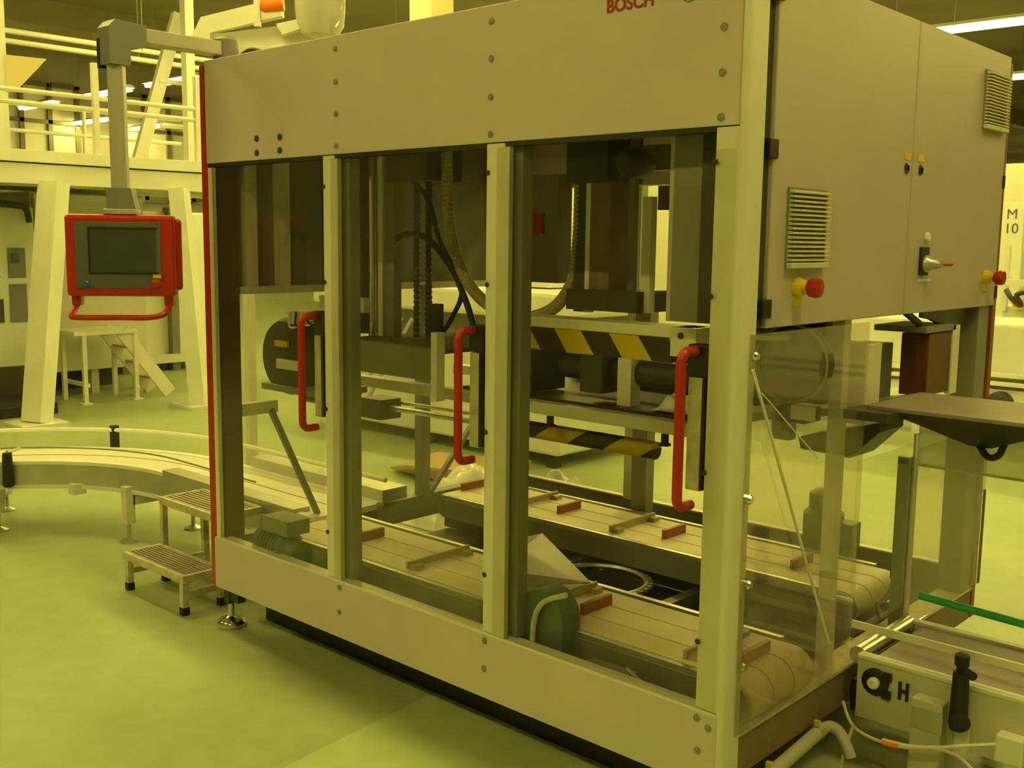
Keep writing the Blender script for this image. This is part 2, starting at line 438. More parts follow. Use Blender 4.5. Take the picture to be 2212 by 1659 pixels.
# front posts
for x0, x1 in ((0.743, 0.806), (1.533, 1.607), (2.32, 2.385)):
    B().box(x0, x1, 0.0, 0.03, 0.386, 1.884, 0.003).build('front_post', 'profile', mc)
    if x1 < 2.3:
        B().box(x0 + 0.045, x1 + 0.022, -0.003, 0.014, 0.386, 1.872).build('hinge_profile', 'hinge_cream', mc)
        B().box(x0 + 0.05, x1 + 0.045, 0.03, 0.075, 0.386, 1.884).build('inner_post', 'inner_grey', mc)
for z in (0.55, 1.0, 1.45, 1.78):
    for x in (0.75, 1.541, 2.326):
        c = B().lathe((0, 0, 0), (0, -1, 0), [(0.008, 0), (0.008, 0.003), (0.003, 0.004)], 8).build('bolt', 'dark_metal', mc, local=True); on_front(c, x, z + (0.02 if x > 1 else 0), -0.0005 if x < 2 else -0.0085)
# corner post front right
b = B(); r = 0.016
poly = [(2.3855, -0.001)] + [(2.402 - r + r * math.sin(a), r - r * math.cos(a) - 0.001) for a in [k * PI / 2 / 6 for k in range(7)]] + [(2.402, 0.089), (2.3855, 0.089)]
b.prism([(x, y) for x, y in poly], 0.06, 2.279, 'z'); b.build('corner_post', 'profile', mc)
B().box(2.35, 2.40, 0.012, 0.075, 0.03, 0.07).build('levelling_foot', 'steel', mc)
b = B(); b.lathe((2.375, 0.05, 0), (0, 0, 1), [(0.055, 0.0), (0.055, 0.012), (0.03, 0.03), (0.012, 0.035), (0.012, 0.07)], 20); b.build('levelling_foot', 'chrome', mc, smooth=True)
# left front foot
b = B(); b.box(0.02, 0.055, 0.02, 0.06, 0.10, 0.19); b.box(0.02, 0.115, 0.025, 0.06, 0.115, 0.175); b.build('foot_bracket', 'inner_dark', mc)
b = B(); b.lathe((0.038, 0.04, 0), (0, 0, 1), [(0.058, 0.0), (0.060, 0.012), (0.05, 0.03), (0.02, 0.042), (0.014, 0.045), (0.014, 0.12)], 24); b.build('levelling_foot', 'chrome', mc, smooth=True)
# rear and inner posts
B().box(2.31, 2.395, 1.69, 1.795, 0.18, 1.39, 0.003).build('rear_post', 'inner_grey', mc)
B().box(2.33, 2.399, 1.816, 1.85, 0.18, 2.26).build('red_edge_trim', 'dull_red', mc)
B().box(2.31, 2.35, 0.70, 0.745, 0.30, 1.39).build('side_post', 'profile', mc)
B().box(2.345, 2.385, 1.165, 1.19, 0.30, 0.90).build('side_post', 'inner_grey', mc)
B().box(2.385, 2.392, 1.19, 1.225, 0.30, 0.98).build('edge_strip', 'profile', mc)
B().box(0.02, 0.075, 1.08, 1.13, 0.38, 1.39).build('end_post', 'inner_grey', mc)
B().box(0.0, 0.10, 1.70, 1.79, 0.38, 2.26).build('rear_post', 'inner_grey', mc)
B().box(1.0, 1.08, 1.50, 1.56, 0.25, 1.39).build('inner_column', 'plate_grey', mc)
B().box(0.0, 2.36, 1.755, 1.79, 0.381, 0.388).build('rear_ledge', 'profile', mc)
B().box(0.78, 0.84, 1.74, 1.79, 0.38, 1.95).build('rear_post', 'profile', mc)
b = B(); b.bar((0.05, 0.244, 0.889), (0.05, 0.477, 0.40), 0.022, 0.022); b.build('diagonal_brace', 'inner_grey', mc)
b = B(); b.bar((0.05, 1.62, 0.87), (0.05, 1.15, 0.38), 0.022, 0.022); b.build('diagonal_brace', 'inner_grey', mc)
B().box(0.0, 0.05, 0.10, 0.28, 0.875, 0.925).build('bracket', 'profile', mc)
gus = [(1.30, 1.385), (1.70, 1.385), (1.70, 1.30), (1.64, 1.285), (1.56, 1.28), (1.50, 1.30), (1.44, 1.335), (1.38, 1.35), (1.30, 1.36)]
b = B(); b.prism(gus, 2.33, 2.345, 'x'); b.build('gusset_plate', 'inner_grey', mc)

# doors: pane, handle, lock
def door(i, x0, x1, hx):
    d = B().box(x0, x1, -0.010, -0.005, 0.392, 1.868 if i < 2 else 1.83).build('door', 'acrylic', mc)
    z0, z1 = 0.93, 1.33; s = 0.062; rr = 0.028
    pts = [(hx, -0.008, z1)] + [(hx, -0.01 - s + rr - rr * math.sin(a), z1 - rr + rr * math.cos(a)) for a in [k * PI / 12 for k in range(7)]]
    pts += [(hx, -0.01 - s, z) for z in (1.25, 1.13, 1.0)]
    pts += [(hx, -0.01 - s + rr - rr * math.cos(a), z0 + rr - rr * math.sin(a)) for a in [k * PI / 12 for k in range(7)]] + [(hx, -0.008, z0)]
    B().tube(pts, 0.0135, 12).build('handle', 'red', d, smooth=True)
    B().box(hx - 0.03, hx + 0.033, 0.002, 0.045, 1.262, 1.345, 0.003).build('lock', 'rubber', d)
    B().box(hx - 0.026, hx + 0.020, 0.002, 0.028, 0.965, 1.26, 0.003).build('lock_cover', 'worn_cream', d)
    B().box(hx + 0.020, hx + 0.029, -0.004, 0.03, 0.97, 1.26).build('seal_strip', 'rubber', d)
    return d
door(0, 0.045, 0.742, 0.705); door(1, 0.83, 1.532, 1.492); door(2, 1.632, 2.384, 2.288)
# right side clear guards
B().box(2.404, 2.409, 0.06, 0.745, 0.31, 1.375).build('side_guard', 'acrylic_hazy', mc)
B().box(2.392, 2.397, 0.745, 1.165, 0.385, 0.95).build('side_guard', 'acrylic', mc)
B().box(2.402, 2.407, 1.20, 1.86, 0.31, 0.93).build('side_guard', 'acrylic_hazy', mc)
B().box(2.402, 2.408, 1.855, 1.868, 0.31, 0.68).build('edge_strip', 'rust', mc)
b = B(); b.cyl((2.42, 0.05, 1.288), (2.42, 0.559, 0.432), 0.0042, 8); b.build('gas_strut', 'profile', mc)
b = B(); b.cyl((2.415, 0.11, 1.223), (2.415, 0.437, 1.008), 0.002, 6); b.build('stay_rod', 'profile', mc)
for y, z in ((0.075, 1.32), (0.075, 0.95), (0.09, 0.72), (0.08, 0.5)):
    b = B(); b.lathe((2.402, y, z), (1, 0, 0), [(0.013, 0), (0.013, 0.012), (0.009, 0.018)], 10); b.build('clamp_knob', 'chrome', mc)

# --- interior mechanics
pk = thing('lifting_gantry', 'dark lifting columns and gantry inside the machine behind the clear doors', 'machinery', (0.8, 0.7, 0.2))
B().box(1.10, 2.08, 0.9, 0.95, 1.86, 1.95).build('gantry_beam', 'inner_grey', pk)
B().box(0.05, 2.08, 1.55, 1.62, 1.85, 1.93).build('gantry_beam', 'profile', pk)
b = B(); b.cyl((0.25, 0.60, 1.21), (0.25, 0.60, 2.2), 0.08, 20); b.build('lift_cylinder', 'rubber', pk, smooth=True)
B().box(0.10, 0.17, 0.55, 0.70, 1.21, 2.24).build('column', 'inner_dark', pk)
B().box(0.36, 0.47, 0.56, 0.60, 1.20, 2.24).build('column', 'inner_grey', pk)
B().box(0.385, 0.412, 0.548, 0.559, 1.20, 2.24).build('column_edge', 'profile', pk)
b = B(); b.cyl((0.345, 0.55, 1.2), (0.345, 0.55, 2.24), 0.016, 10); b.build('guide_rod', 'chrome', pk, smooth=True)
for x in (0.565, 0.635):
    b = B(); b.tube([(x, 0.6, 1.21 + k * 0.011) for k in range(94)], 0.0115, 8, rib=0.35); b.build('threaded_spindle', 'rubber', pk)
B().box(0.655, 0.70, 0.58, 0.62, 1.22, 1.35).build('limit_switch', 'rubber', pk)
B().box(0.47, 0.72, 0.52, 0.70, 1.83, 1.97).build('drive_housing', 'inner_dark', pk)
B().box(1.38, 1.56, 0.55, 0.75, 1.80, 2.05, 0.005).build('drive_housing', 'inner_dark', pk)
B().box(1.40, 1.445, 0.58, 0.63, 1.36, 1.80).build('column', 'inner_dark', pk)
B().box(1.455, 1.475, 0.57, 0.60, 1.36, 1.80).build('guide_rod', 'profile', pk)
B().box(1.48, 1.56, 0.57, 0.68, 1.40, 1.80).build('column', 'rust', pk)
B().box(1.60, 1.625, 0.62, 0.64, 1.38, 2.2).build('guide_rod', 'inner_grey', pk)
B().box(1.685, 1.722, 0.58, 0.61, 1.37, 1.75).build('column', 'profile', pk)
B().box(1.40, 1.70, 0.54, 0.74, 1.37, 1.44).build('carriage', 'inner_dark', pk)
b = B(); b.lathe((1.66, 0.63, 1.86), (0, -1, 0), [(0.04, 0), (0.05, 0.02), (0.05, 0.10), (0.03, 0.13)], 16); b.build('motor', 'inner_dark', pk, smooth=True)
B().box(0.92, 1.07, 0.88, 0.96, 1.44, 1.86).build('column', 'inner_grey', pk)
B().box(1.15, 1.23, 0.88, 0.96, 1.44, 1.86).build('column', 'inner_grey', pk)
B().box(0.94, 1.0, 0.868, 0.88, 1.63, 1.71).build('red_label', 'red', pk)
# pick table beams in the middle
hb = thing('hazard_beam', 'yellow and black striped crossbeam behind the rightmost clear door', 'beam', (1.9, 0.22, 1.27))
B().box(1.50, 2.14, 0.20, 0.30, 1.335, 1.367, 0.002).build('beam', 'profile', hb)
B().box(1.50, 2.075, 0.197, 0.205, 1.265, 1.334).build('striped_plate', 'hazard', hb)
B().box(2.075, 2.16, 0.19, 0.30, 1.285, 1.367, 0.002).build('end_block', 'profile', hb)
b = B(); b.lathe((2.11, 0.19, 1.345), (0, -1, 0), [(0.009, 0), (0.009, 0.004), (0.003, 0.006)], 10); b.build('bolt', 'dark_metal', hb)
tb = thing('transfer_table', 'olive metal transfer frame with rollers at mid height inside the machine', 'table', (1.0, 0.8, 0.8))
B().box(0.05, 1.95, 0.68, 0.73, 0.955, 1.0, 0.002).build('long_beam', 'profile', tb)
B().box(0.05, 1.95, 1.30, 1.35, 0.955, 1.0, 0.002).build('long_beam', 'profile', tb)
B().box(0.70, 1.95, 0.73, 1.30, 1.0, 1.012).build('table_plate', 'inner_dark', tb)
B().box(0.75, 1.95, 1.36, 1.375, 0.96, 1.24).build('rear_panel', 'inner_grey', tb)
B().box(0.36, 0.98, 0.32, 0.36, 1.09, 1.21, 0.002).build('side_plate', 'inner_grey', tb)
B().box(0.955, 0.985, 0.315, 0.355, 1.02, 1.27).build('upright', 'profile', tb)
B().box(0.36, 0.98, 0.36, 1.0, 1.19, 1.205).build('plate', 'inner_dark', tb)
B().box(0.05, 0.35, 0.50, 0.56, 1.30, 1.36).build('crossbeam', 'profile', tb)
for y, x0, x1 in ((0.50, -0.36, 0.08),):
    pass
b = B(); b.cyl((0.85, 0.78, 0.868), (1.63, 0.78, 0.868), 0.033, 16); b.build('striped_roller', 'hazard_roll', tb, smooth=True)
b = B(); b.cyl((0.02, 0.46, 0.925), (0.30, 0.46, 0.925), 0.030, 16); b.build('striped_roller', 'hazard_roll', tb, smooth=True)
b = B(); b.cyl((0.14, 0.8, 0.85), (0.75, 0.8, 0.855), 0.013, 10); b.build('cross_tube', 'alu', tb, smooth=True)
b = B(); b.cyl((0.14, 0.85, 0.87), (0.75, 0.85, 0.875), 0.008, 8); b.build('cross_tube', 'alu', tb, smooth=True)
B().box(0.03, 0.17, 0.74, 0.86, 0.80, 0.89).build('bearing_block', 'inner_dark', tb)
B().box(1.0, 1.06, 0.75, 0.95, 1.02, 1.19).build('upright', 'inner_dark', tb)
B().box(1.30, 1.40, 0.75, 0.90, 1.05, 1.2).build('drive_block', 'inner_dark', tb)
B().box(1.45, 1.51, 0.78, 0.84, 1.0, 1.24).build('upright', 'profile', tb)
b = B(); b.cyl((1.15, 0.85, 1.13), (1.75, 0.85, 1.13), 0.05, 14); b.build('drive_roller', 'inner_dark', tb, smooth=True)
for x in (1.72, 1.2):
    b = B(); b.lathe((x, 0.70, 0.95), (0, 0, -1), [(0.014, 0), (0.014, 0.03), (0.022, 0.032), (0.022, 0.04)], 10); b.build('suction_cup', 'rubber', tb)
# hose and cables
b = B(); b.tube(spline([(0.735, 0.6, 2.1), (0.735, 0.6, 1.9), (0.75, 0.6, 1.67), (0.829, 0.6, 1.476), (0.943, 0.6, 1.372), (1.10, 0.6, 1.32), (1.27, 0.6, 1.352), (1.37, 0.6, 1.45), (1.40, 0.6, 1.6), (1.405, 0.6, 1.8)], 26), 0.021, 10, rib=0.14)
tag(b.build('suction_hose', 'hose', None, smooth=False), 'beige corrugated suction hose hanging in a loop behind the clear doors', 'hose')
b = B(); b.tube(spline([(0.45, 0.58, 1.60), (0.55, 0.57, 1.625), (0.66, 0.58, 1.60), (0.76, 0.6, 1.50), (0.84, 0.6, 1.38), (0.90, 0.6, 1.26)], 8), 0.013, 8)
tag(b.build('black_cable', 'rubber', None, smooth=True), 'thick black cable arching beside the threaded spindles inside the machine', 'cable')
b = B(); b.tube(spline([(0.45, 0.585, 1.90), (0.54, 0.56, 1.86), (0.66, 0.57, 1.76), (0.72, 0.58, 1.60), (0.82, 0.6, 1.42), (0.75, 0.62, 1.30), (0.68, 0.62, 1.22)], 8), 0.010, 8)
tag(b.build('black_cable', 'rubber', None, smooth=True), 'thinner black cable dropping from the drive housing inside the machine', 'cable')
# bay 1 : dark drive unit
du = thing('drive_unit', 'dark drum shaped drive unit with a yellow label behind the leftmost clear door', 'drive unit', (0.15, 0.35, 0.95))
b = B(); b.lathe((0.035, 0.62, 1.105), (0, -1, 0), [(0.12, 0), (0.165, 0.03), (0.165, 0.27), (0.15, 0.30), (0.06, 0.312)], 28); b.build('drum', 'inner_dark', du, smooth=True)
B().box(-0.10, 0.30, 0.30, 0.56, 0.957, 0.985, 0.004).build('base', 'inner_grey', du)
B().box(0.01, 0.10, 0.295, 0.305, 1.150, 1.175).build('yellow_label', 'yellow', du)
B().box(0.04, 0.20, 0.28, 0.30, 1.06, 1.10, 0.003).build('white_box', 'white', du)
B().box(0.10, 0.36, 0.30, 0.42, 1.25, 1.30).build('top_bracket', 'profile', du)
for k in range(4):
    b = B(); b.tube(spline([(0.12 + 0.04 * k, 0.3, 1.30), (0.16 + 0.04 * k, 0.27, 1.24 + 0.01 * k), (0.25 + 0.02 * k, 0.28, 1.26), (0.33, 0.3, 1.28 + 0.01 * k)], 6), 0.005, 6)
    b.build('cable', ('white', 'rubber')[k % 2], du, smooth=True)
# big motor on the floor frame, bay 1
mo = thing('gear_motor', 'grey green gear motor beside the conveyor end behind the leftmost clear door', 'motor', (0.38, 0.12, 0.19))
b = B(); b.lathe((0.20, 0.093, 0.40), (1, 0, -0.06), [(0.05, 0), (0.055, 0.02), (0.055, 0.16), (0.065, 0.17), (0.065, 0.19), (0.05, 0.20), (0.05, 0.26), (0.02, 0.27)], 18); b.build('motor_body', 'green_motor', mo, smooth=True)
for k in range(6):
    b = B(); b.lathe((0.24 + 0.02 * k, 0.093, 0.397 - 0.0012 * k), (1, 0, -0.06), [(0.061, 0), (0.061, 0.006)], 18); b.build('cooling_fin', 'green_motor', mo)
B().box(0.27, 0.44, 0.04, 0.15, 0.455, 0.515, 0.004).build('terminal_box', 'inner_grey', mo)
B().box(0.18, 0.5, 0.062, 0.125, 0.20, 0.345).build('mount', 'inner_dark', mo)

# ---------------- slat belt conveyors inside the machine
def stadium(x0, x1, zc, r, n=8):
    pts = [(x1 + r * math.sin(a), zc + r * math.cos(a)) for a in [k * PI / n for k in range(n + 1)]]
    pts += [(x0 - r * math.sin(a), zc - r * math.cos(a)) for a in [k * PI / n for k in range(n + 1)]]
    return pts
def belt_conveyor(label, x0, x1, y0, y1, ztop, r, reds, olives):
    t = thing('belt_conveyor', label, 'conveyor', ((x0 + x1) / 2, (y0 + y1) / 2, ztop - 2 * r - 0.05))
    n = 3; w = (y1 - y0) / n; g = 0.004
    for k in range(n):
        b = B(); b.prism(stadium(x0, x1, ztop - r, r), y0 + k * w + g, y0 + (k + 1) * w - g, 'y'); b.build('belt_strip', 'belt_cream', t, smooth=True)
    b = B(); b.cyl((x1, y0 - 0.01, ztop - r), (x1, y1 + 0.01, ztop - r), r - 0.006, 20); b.build('end_drum', 'steel', t, smooth=True)
    b = B(); b.cyl((x0, y0 - 0.01, ztop - r), (x0, y1 + 0.01, ztop - r), r - 0.006, 20); b.build('end_drum', 'steel', t, smooth=True)
    for s, (a, c) in enumerate(((y0 - 0.035, y0 - 0.008), (y1 + 0.008, y1 + 0.035))):
        B().box(x0 + 0.02, x1 - 0.05, a, c, ztop - 0.10, ztop - 0.012, 0.002).build('side_frame', 'inner_grey', t)
        B().box(x0 + 0.02, x1 - 0.05, a + 0.004, c - 0.004, ztop - 0.012, ztop + 0.004).build('edge_strip', 'alu', t)
    for x in reds:
        B().box(x - 0.009, x + 0.009, (y0 + y1) / 2 - 0.075, (y0 + y1) / 2 + 0.075, ztop, ztop + 0.036, 0.002).build('red_cleat', 'red_cleat', t)
    for x in olives:
        c = B().box(x - 0.006, x + 0.006, y0 + 0.02, y1 - 0.02, ztop + 0.004, ztop + 0.03, 0.001).build('flight', 'olive_cleat', t)
        for yy in (y0 + 0.03, y1 - 0.07): B().box(x - 0.006, x + 0.035, yy, yy + 0.04, ztop, ztop + 0.018).build('clip', 'olive_cleat', c)
    for x in (x0 + 0.35, x1 - 0.35):
        B().box(x, x + 0.05, y0 - 0.03, y1 + 0.03, 0.20, ztop - 0.13).build('support', 'inner_grey', t)
    return t
belt_conveyor('cream slat belt conveyor nearest the clear doors, with red cleats', 0.21, 2.33, 0.165, 0.52, 0.415, 0.068, (0.566, 1.717, 2.30), (0.971, 1.594, 2.163))
belt_conveyor('cream slat belt conveyor along the far side of the machine', 0.22, 2.215, 1.085, 1.44, 0.415, 0.055, (0.235, 0.838, 1.396, 1.966), (0.637, 1.187))
# slanted guard plate, ring gear, green gearbox
b = B(); b.bm.verts.ensure_lookup_table()
pl = [(0.98, 0.86, 0.40), (1.02, 0.93, 0.41), (1.63, 0.55, 0.44), (1.60, 0.47, 0.40), (1.36, 0.30, 0.40), (1.20, 0.36, 0.47)]
pl = [(1.12, 0.62, 0.475), (1.17, 0.70, 0.49), (1.615, 0.44, 0.46), (1.52, 0.12, 0.50), (1.44, 0.15, 0.53)]
v0 = [b.bm.verts.new(p) for p in pl]; v1 = [b.bm.verts.new((x, y, z - 0.004)) for x, y, z in pl]
b.bm.faces.new(v0); b.bm.faces.new(list(reversed(v1)))
for i in range(len(pl)): b.bm.faces.new((v0[i], v1[i], v1[(i + 1) % len(pl)], v0[(i + 1) % len(pl)]))
tag(b.build('guide_plate', 'plate_grey'), 'bare metal guide plate tilted across the nearer slat conveyor', 'plate')
rg = thing('ring_gear', 'large toothed metal ring lying between the two slat conveyors', 'ring gear', (1.32, 0.86, 0.25))
b = B(); b.tube([(1.32 + 0.19 * math.cos(k * PI / 24), 0.86 + 0.19 * math.sin(k * PI / 24), 0.30) for k in range(48)], 0.011, 6, closed=True); b.build('ring', 'alu', rg, smooth=True)
b = B(); b.cyl((1.32, 0.86, 0.19), (1.32, 0.86, 0.285), 0.182, 40, cap=False); b.build('ring_wall', 'inner_dark', rg, smooth=True)
th = B().box(1.32 + 0.196, 1.32 + 0.212, 0.853, 0.867, 0.293, 0.306).build('tooth', 'alu', rg)
for k in range(1, 36):
    c = th.copy(); COL.objects.link(c); c.parent = rg
    base = Matrix.Translation((0, 0, 0)); c.rotation_euler = (0, 0, k * 2 * PI / 36)
gb = thing('gearbox', 'dark green rounded gearbox standing between the guide plate and the belt', 'gearbox', (1.7, 0.14, 0.24))
b = B(); b.prism([(1.63, 0.24), (1.80, 0.24), (1.80, 0.46)] + [(1.715 + 0.085 * math.cos(a), 0.46 + 0.085 * math.sin(a)) for a in [k * PI / 8 for k in range(1, 8)]] + [(1.63, 0.46)], 0.07, 0.155, 'y'); b.build('housing', 'green_motor', gb, smooth=True)
B().box(1.54, 1.63, 0.08, 0.15, 0.36, 0.50, 0.005).build('flange_box', 'green_motor', gb)
B().box(1.55, 1.60, 0.072, 0.08, 0.362, 0.382).build('name_plate', 'worn_cream', gb)
b = B(); b.tube(spline([(1.72, 0.06, 0.26), (1.70, 0.055, 0.34), (1.70, 0.055, 0.44), (1.73, 0.06, 0.51), (1.80, 0.09, 0.545)], 6), 0.009, 8); b.build('yellow_cable', 'worn_cream', gb, smooth=True)
B().box(1.53, 1.90, 0.05, 0.16, 0.20, 0.245).build('foot', 'inner_dark', gb)
b = B(); b.cyl((2.05, 0.06, 0.395), (2.25, 0.06, 0.30), 0.006, 8); b.build('thin_rod', 'alu', mc)
B().box(1.90, 2.06, 0.06, 0.10, 0.345, 0.375).build('sensor_bracket', 'inner_grey', mc)
B().box(2.262, 2.282, 0.055, 0.075, 0.29, 0.36).build('blue_fitting', 'blue_pale', mc)

# ---------------- under the cabinet : film reel unit
fr = thing('film_reel', 'dark film reel hanging below the control cabinet', 'reel', (2.3, 0.5, 1.2))
b = B(); b.lathe((2.30, 0.47, 1.262), (0, 1, 0), [(0.02, 0), (0.10, 0.005), (0.11, 0.02), (0.11, 0.05), (0.10, 0.06), (0.02, 0.07)], 32); b.build('reel', 'inner_dark', fr, smooth=True)
b = B(); b.tube([(2.30 + 0.112 * math.cos(k * PI / 18), 0.468, 1.262 + 0.112 * math.sin(k * PI / 18)) for k in range(36)], 0.005, 6, closed=True); b.build('rim', 'inner_grey', fr, smooth=True)
b = B(); b.lathe((2.27, 0.40, 1.335), (0, 0, 1), [(0.055, 0), (0.06, 0.006), (0.06, 0.014), (0.03, 0.02)], 24); b.build('hub_cap', 'alu', fr, smooth=True)
B().box(2.08, 2.36, 0.56, 0.60, 1.14, 1.385).build('back_plate', 'inner_dark', fr)
B().box(2.20, 2.26, 0.56, 0.60, 1.02, 1.14).build('bracket', 'inner_grey', fr)
B().box(2.24, 2.34, 0.50, 0.60, 1.085, 1.13, 0.006).build('sensor_head', 'rubber', fr)
B().box(2.30, 2.37, 0.485, 0.50, 1.10, 1.14).build('white_tag', 'white', fr)
dm = thing('drive_motor', 'dark upright motor behind the far belt conveyor near the machine right end', 'motor', (1.88, 1.62, 0.3))
b = B(); b.lathe((1.88, 1.60, 0.34), (0, 0, 1), [(0.075, 0), (0.08, 0.02), (0.08, 0.20), (0.06, 0.22), (0.06, 0.28), (0.03, 0.30)], 20); b.build('motor_body', 'dark_metal', dm, smooth=True)
B().box(1.80, 1.97, 1.52, 1.68, 0.25, 0.34, 0.004).build('mount', 'inner_dark', dm)
B().box(1.95, 2.02, 1.56, 1.64, 0.42, 0.52, 0.004).build('terminal_box', 'dark_metal', dm)
be = thing('belt_end_bearing', 'black bearing in a metal end plate at the far belt conveyor end', 'bearing', (2.24, 1.04, 0.3))
B().box(2.17, 2.275, 1.035, 1.048, 0.30, 0.412, 0.01).build('end_plate', 'alu', be)
b = B(); b.lathe((2.225, 1.035, 0.352), (0, -1, 0), [(0.028, 0), (0.028, 0.012), (0.02, 0.016)], 18); b.build('bearing', 'black', be, smooth=True)
bs = thing('belt_end_sensor', 'white and black sensor on a brown bracket at the far belt end', 'sensor', (2.30, 1.30, 0.31))
b = B(); b.bar((2.30, 1.17, 0.37), (2.30, 1.34, 0.43), 0.012, 0.018); b.bar((2.30, 1.17, 0.37), (2.30, 1.22, 0.29), 0.012, 0.018); b.bar((2.30, 1.34, 0.43), (2.30, 1.36, 0.28), 0.012, 0.025); b.build('bracket', 'rust', bs)
B().box(2.29, 2.31, 1.325, 1.352, 0.40, 0.455, 0.002).build('sensor', 'white', bs)
B().box(2.288, 2.312, 1.295, 1.325, 0.43, 0.485, 0.002).build('sensor_body', 'rubber', bs)
ld = thing('carton_feeder', 'olive and brown carton feeder housing under the control cabinet', 'feeder', (2.35, 1.0, 1.1))
B().box(2.26, 2.37, 0.82, 0.93, 1.05, 1.30, 0.004).build('housing', 'profile', ld)
B().box(2.20, 2.30, 1.02, 1.18, 1.08, 1.28, 0.004).build('housing', 'inner_grey', ld)
B().box(2.30, 2.395, 1.24, 1.44, 1.10, 1.31, 0.004).build('brown_box', 'dark_red', ld)
B().box(2.38, 2.40, 1.44, 1.50, 1.09, 1.33).build('side_plate', 'profile', ld)
B().box(2.22, 2.40, 1.20, 1.46, 1.315, 1.335).build('top_plate', 'inner_grey', ld)
b = B(); b.cyl((2.36, 1.12, 1.385), (2.36, 1.30, 1.32), 0.012, 8); b.build('support_rod', 'inner_dark', ld)
# discharge tray with hopper and skirt
tr = thing('discharge_tray', 'brown grey flat discharge tray with a dark hopper below, right of the machine', 'tray', (2.8, 0.98, 0.95))
B().box(2.40, 3.6, 0.77, 1.18, 1.110, 1.122, 0.002).build('tray_plate', 'belt_brown', tr)
B().box(2.36, 2.50, 0.70, 1.20, 1.085, 1.112).build('front_lip', 'inner_dark', tr)
b = B(); b.prism([(1.80, 0.985), (2.36, 1.085), (2.36, 1.11), (1.80, 1.01)], 0.80, 1.18, 'y'); b.build('inner_chute', 'belt_brown', tr)
b = B(); b.prism([(2.114, 0.968), (2.39, 1.05), (2.39, 1.02), (2.296, 0.923), (2.124, 0.93)], 0.90, 1.08, 'y'); b.build('chute_pan', 'dark_metal', tr)
b = B()
hv = [(2.43, 0.80, 1.108), (2.95, 0.80, 1.108), (2.95, 1.14, 1.108), (2.43, 1.14, 1.108), (2.66, 0.92, 1.012), (2.72, 0.92, 1.012), (2.72, 1.02, 1.012), (2.66, 1.02, 1.012)]
vs = [b.bm.verts.new(p) for p in hv]
for f in ((0, 1, 2, 3), (4, 5, 6, 7), (0, 1, 5, 4), (1, 2, 6, 5), (2, 3, 7, 6), (3, 0, 4, 7)): b.bm.faces.new([vs[i] for i in f])
b.build('hopper', 'dark_metal', tr)
b = B(); b.tube(spline([(2.68, 0.93, 1.02), (2.72, 0.9, 0.99), (2.75, 0.9, 1.0), (2.76, 0.92, 1.04)], 5), 0.01, 8); b.build('hopper_valve', 'rubber', tr, smooth=True)
B().box(2.41, 3.6, 1.165, 1.17, 0.885, 1.108).build('clear_skirt', 'skirt', tr)
B().box(2.41, 3.6, 1.162, 1.173, 0.877, 0.885).build('skirt_edge', 'profile', tr)
for x in (3.3, 3.55): B().box(x, x + 0.04, 1.176, 1.216, 0.0, 1.12).build('leg', 'profile', tr)

# ================================================================== CONTROL CABINET
cb = thing('control_cabinet', 'grey two door control cabinet on the right side of the machine', 'cabinet', (2.25, 0.95, 1.387))
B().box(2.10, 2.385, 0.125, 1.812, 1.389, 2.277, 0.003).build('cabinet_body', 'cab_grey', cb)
B().box(2.12, 2.375, 0.117, 0.1245, 1.392, 2.25).build('shaded_side_plate', 'inner_grey', cb)  # darker plate over the cabinet side, shade put into its colour
B().box(2.215, 2.30, 0.105, 0.117, 1.392, 2.25).build('dark_side_strip', 'inner_dark', cb)  # dark strip, deepens the tone on part of the shaded side
B().box(2.36, 2.392, 0.092, 0.132, 1.392, 2.27).build('hinge_gap', 'inner_dark', cb)
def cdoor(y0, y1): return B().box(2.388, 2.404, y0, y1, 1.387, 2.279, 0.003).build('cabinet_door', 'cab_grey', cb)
d1 = cdoor(0.134, 0.988); d2 = cdoor(0.993, 1.815)
for z in (1.437, 1.838, 2.22): B().box(2.392, 2.41, 0.105, 0.150, z - 0.024, z + 0.024, 0.002).build('hinge', 'black', d1)
for z in (1.437, 1.838): B().box(2.392, 2.408, 1.808, 1.83, z - 0.024, z + 0.024, 0.002).build('hinge', 'black', d2)
def louvre(d, y0, y1, z0, z1, n):
    B().box(2.404, 2.409, y0, y1, z0, z1, 0.001).build('vent_plate', 'inner_grey', d)
    h = (z1 - z0 - 0.022) / n
    b = B(); z = z0 + 0.018
    b.prism([(2.409, z), (2.424, z + 0.001), (2.424, z + h * 0.42), (2.409, z + h * 0.8)], y0 + 0.004, y1 - 0.002, 'y'); s = b.build('louvre_slat', 'vent_cream', d)
    rep(s, [(0, 0, h * k) for k in range(1, n)])
    B().box(2.409, 2.424, y0, y1, z0, z0 + 0.015, 0.002).build('vent_lip', 'vent_cream', d)
louvre(d1, 0.214, 0.428, 1.539, 1.748, 16)
louvre(d2, 1.562, 1.782, 2.008, 2.208, 16)
def estop(d, y, z):
    b = B(); b.lathe((2.404, y, z), (1, 0, 0), [(0.026, 0), (0.026, 0.006), (0.02, 0.02), (0.014, 0.022), (0.014, 0.03)], 20); e = b.build('emergency_stop', 'yellow', d, smooth=True)
    b = B(); b.lathe((2.434, y, z), (1, 0, 0), [(0.014, 0), (0.024, 0.008), (0.027, 0.024), (0.024, 0.036), (0.01, 0.039)], 20); b.build('stop_button', 'red', e, smooth=True)
    B().box(2.404, 2.408, y - 0.02, y + 0.02, z - 0.05, z - 0.022).build('yellow_label', 'yellow', e)
estop(d1, 0.289, 1.489); estop(d2, 1.700, 1.492)
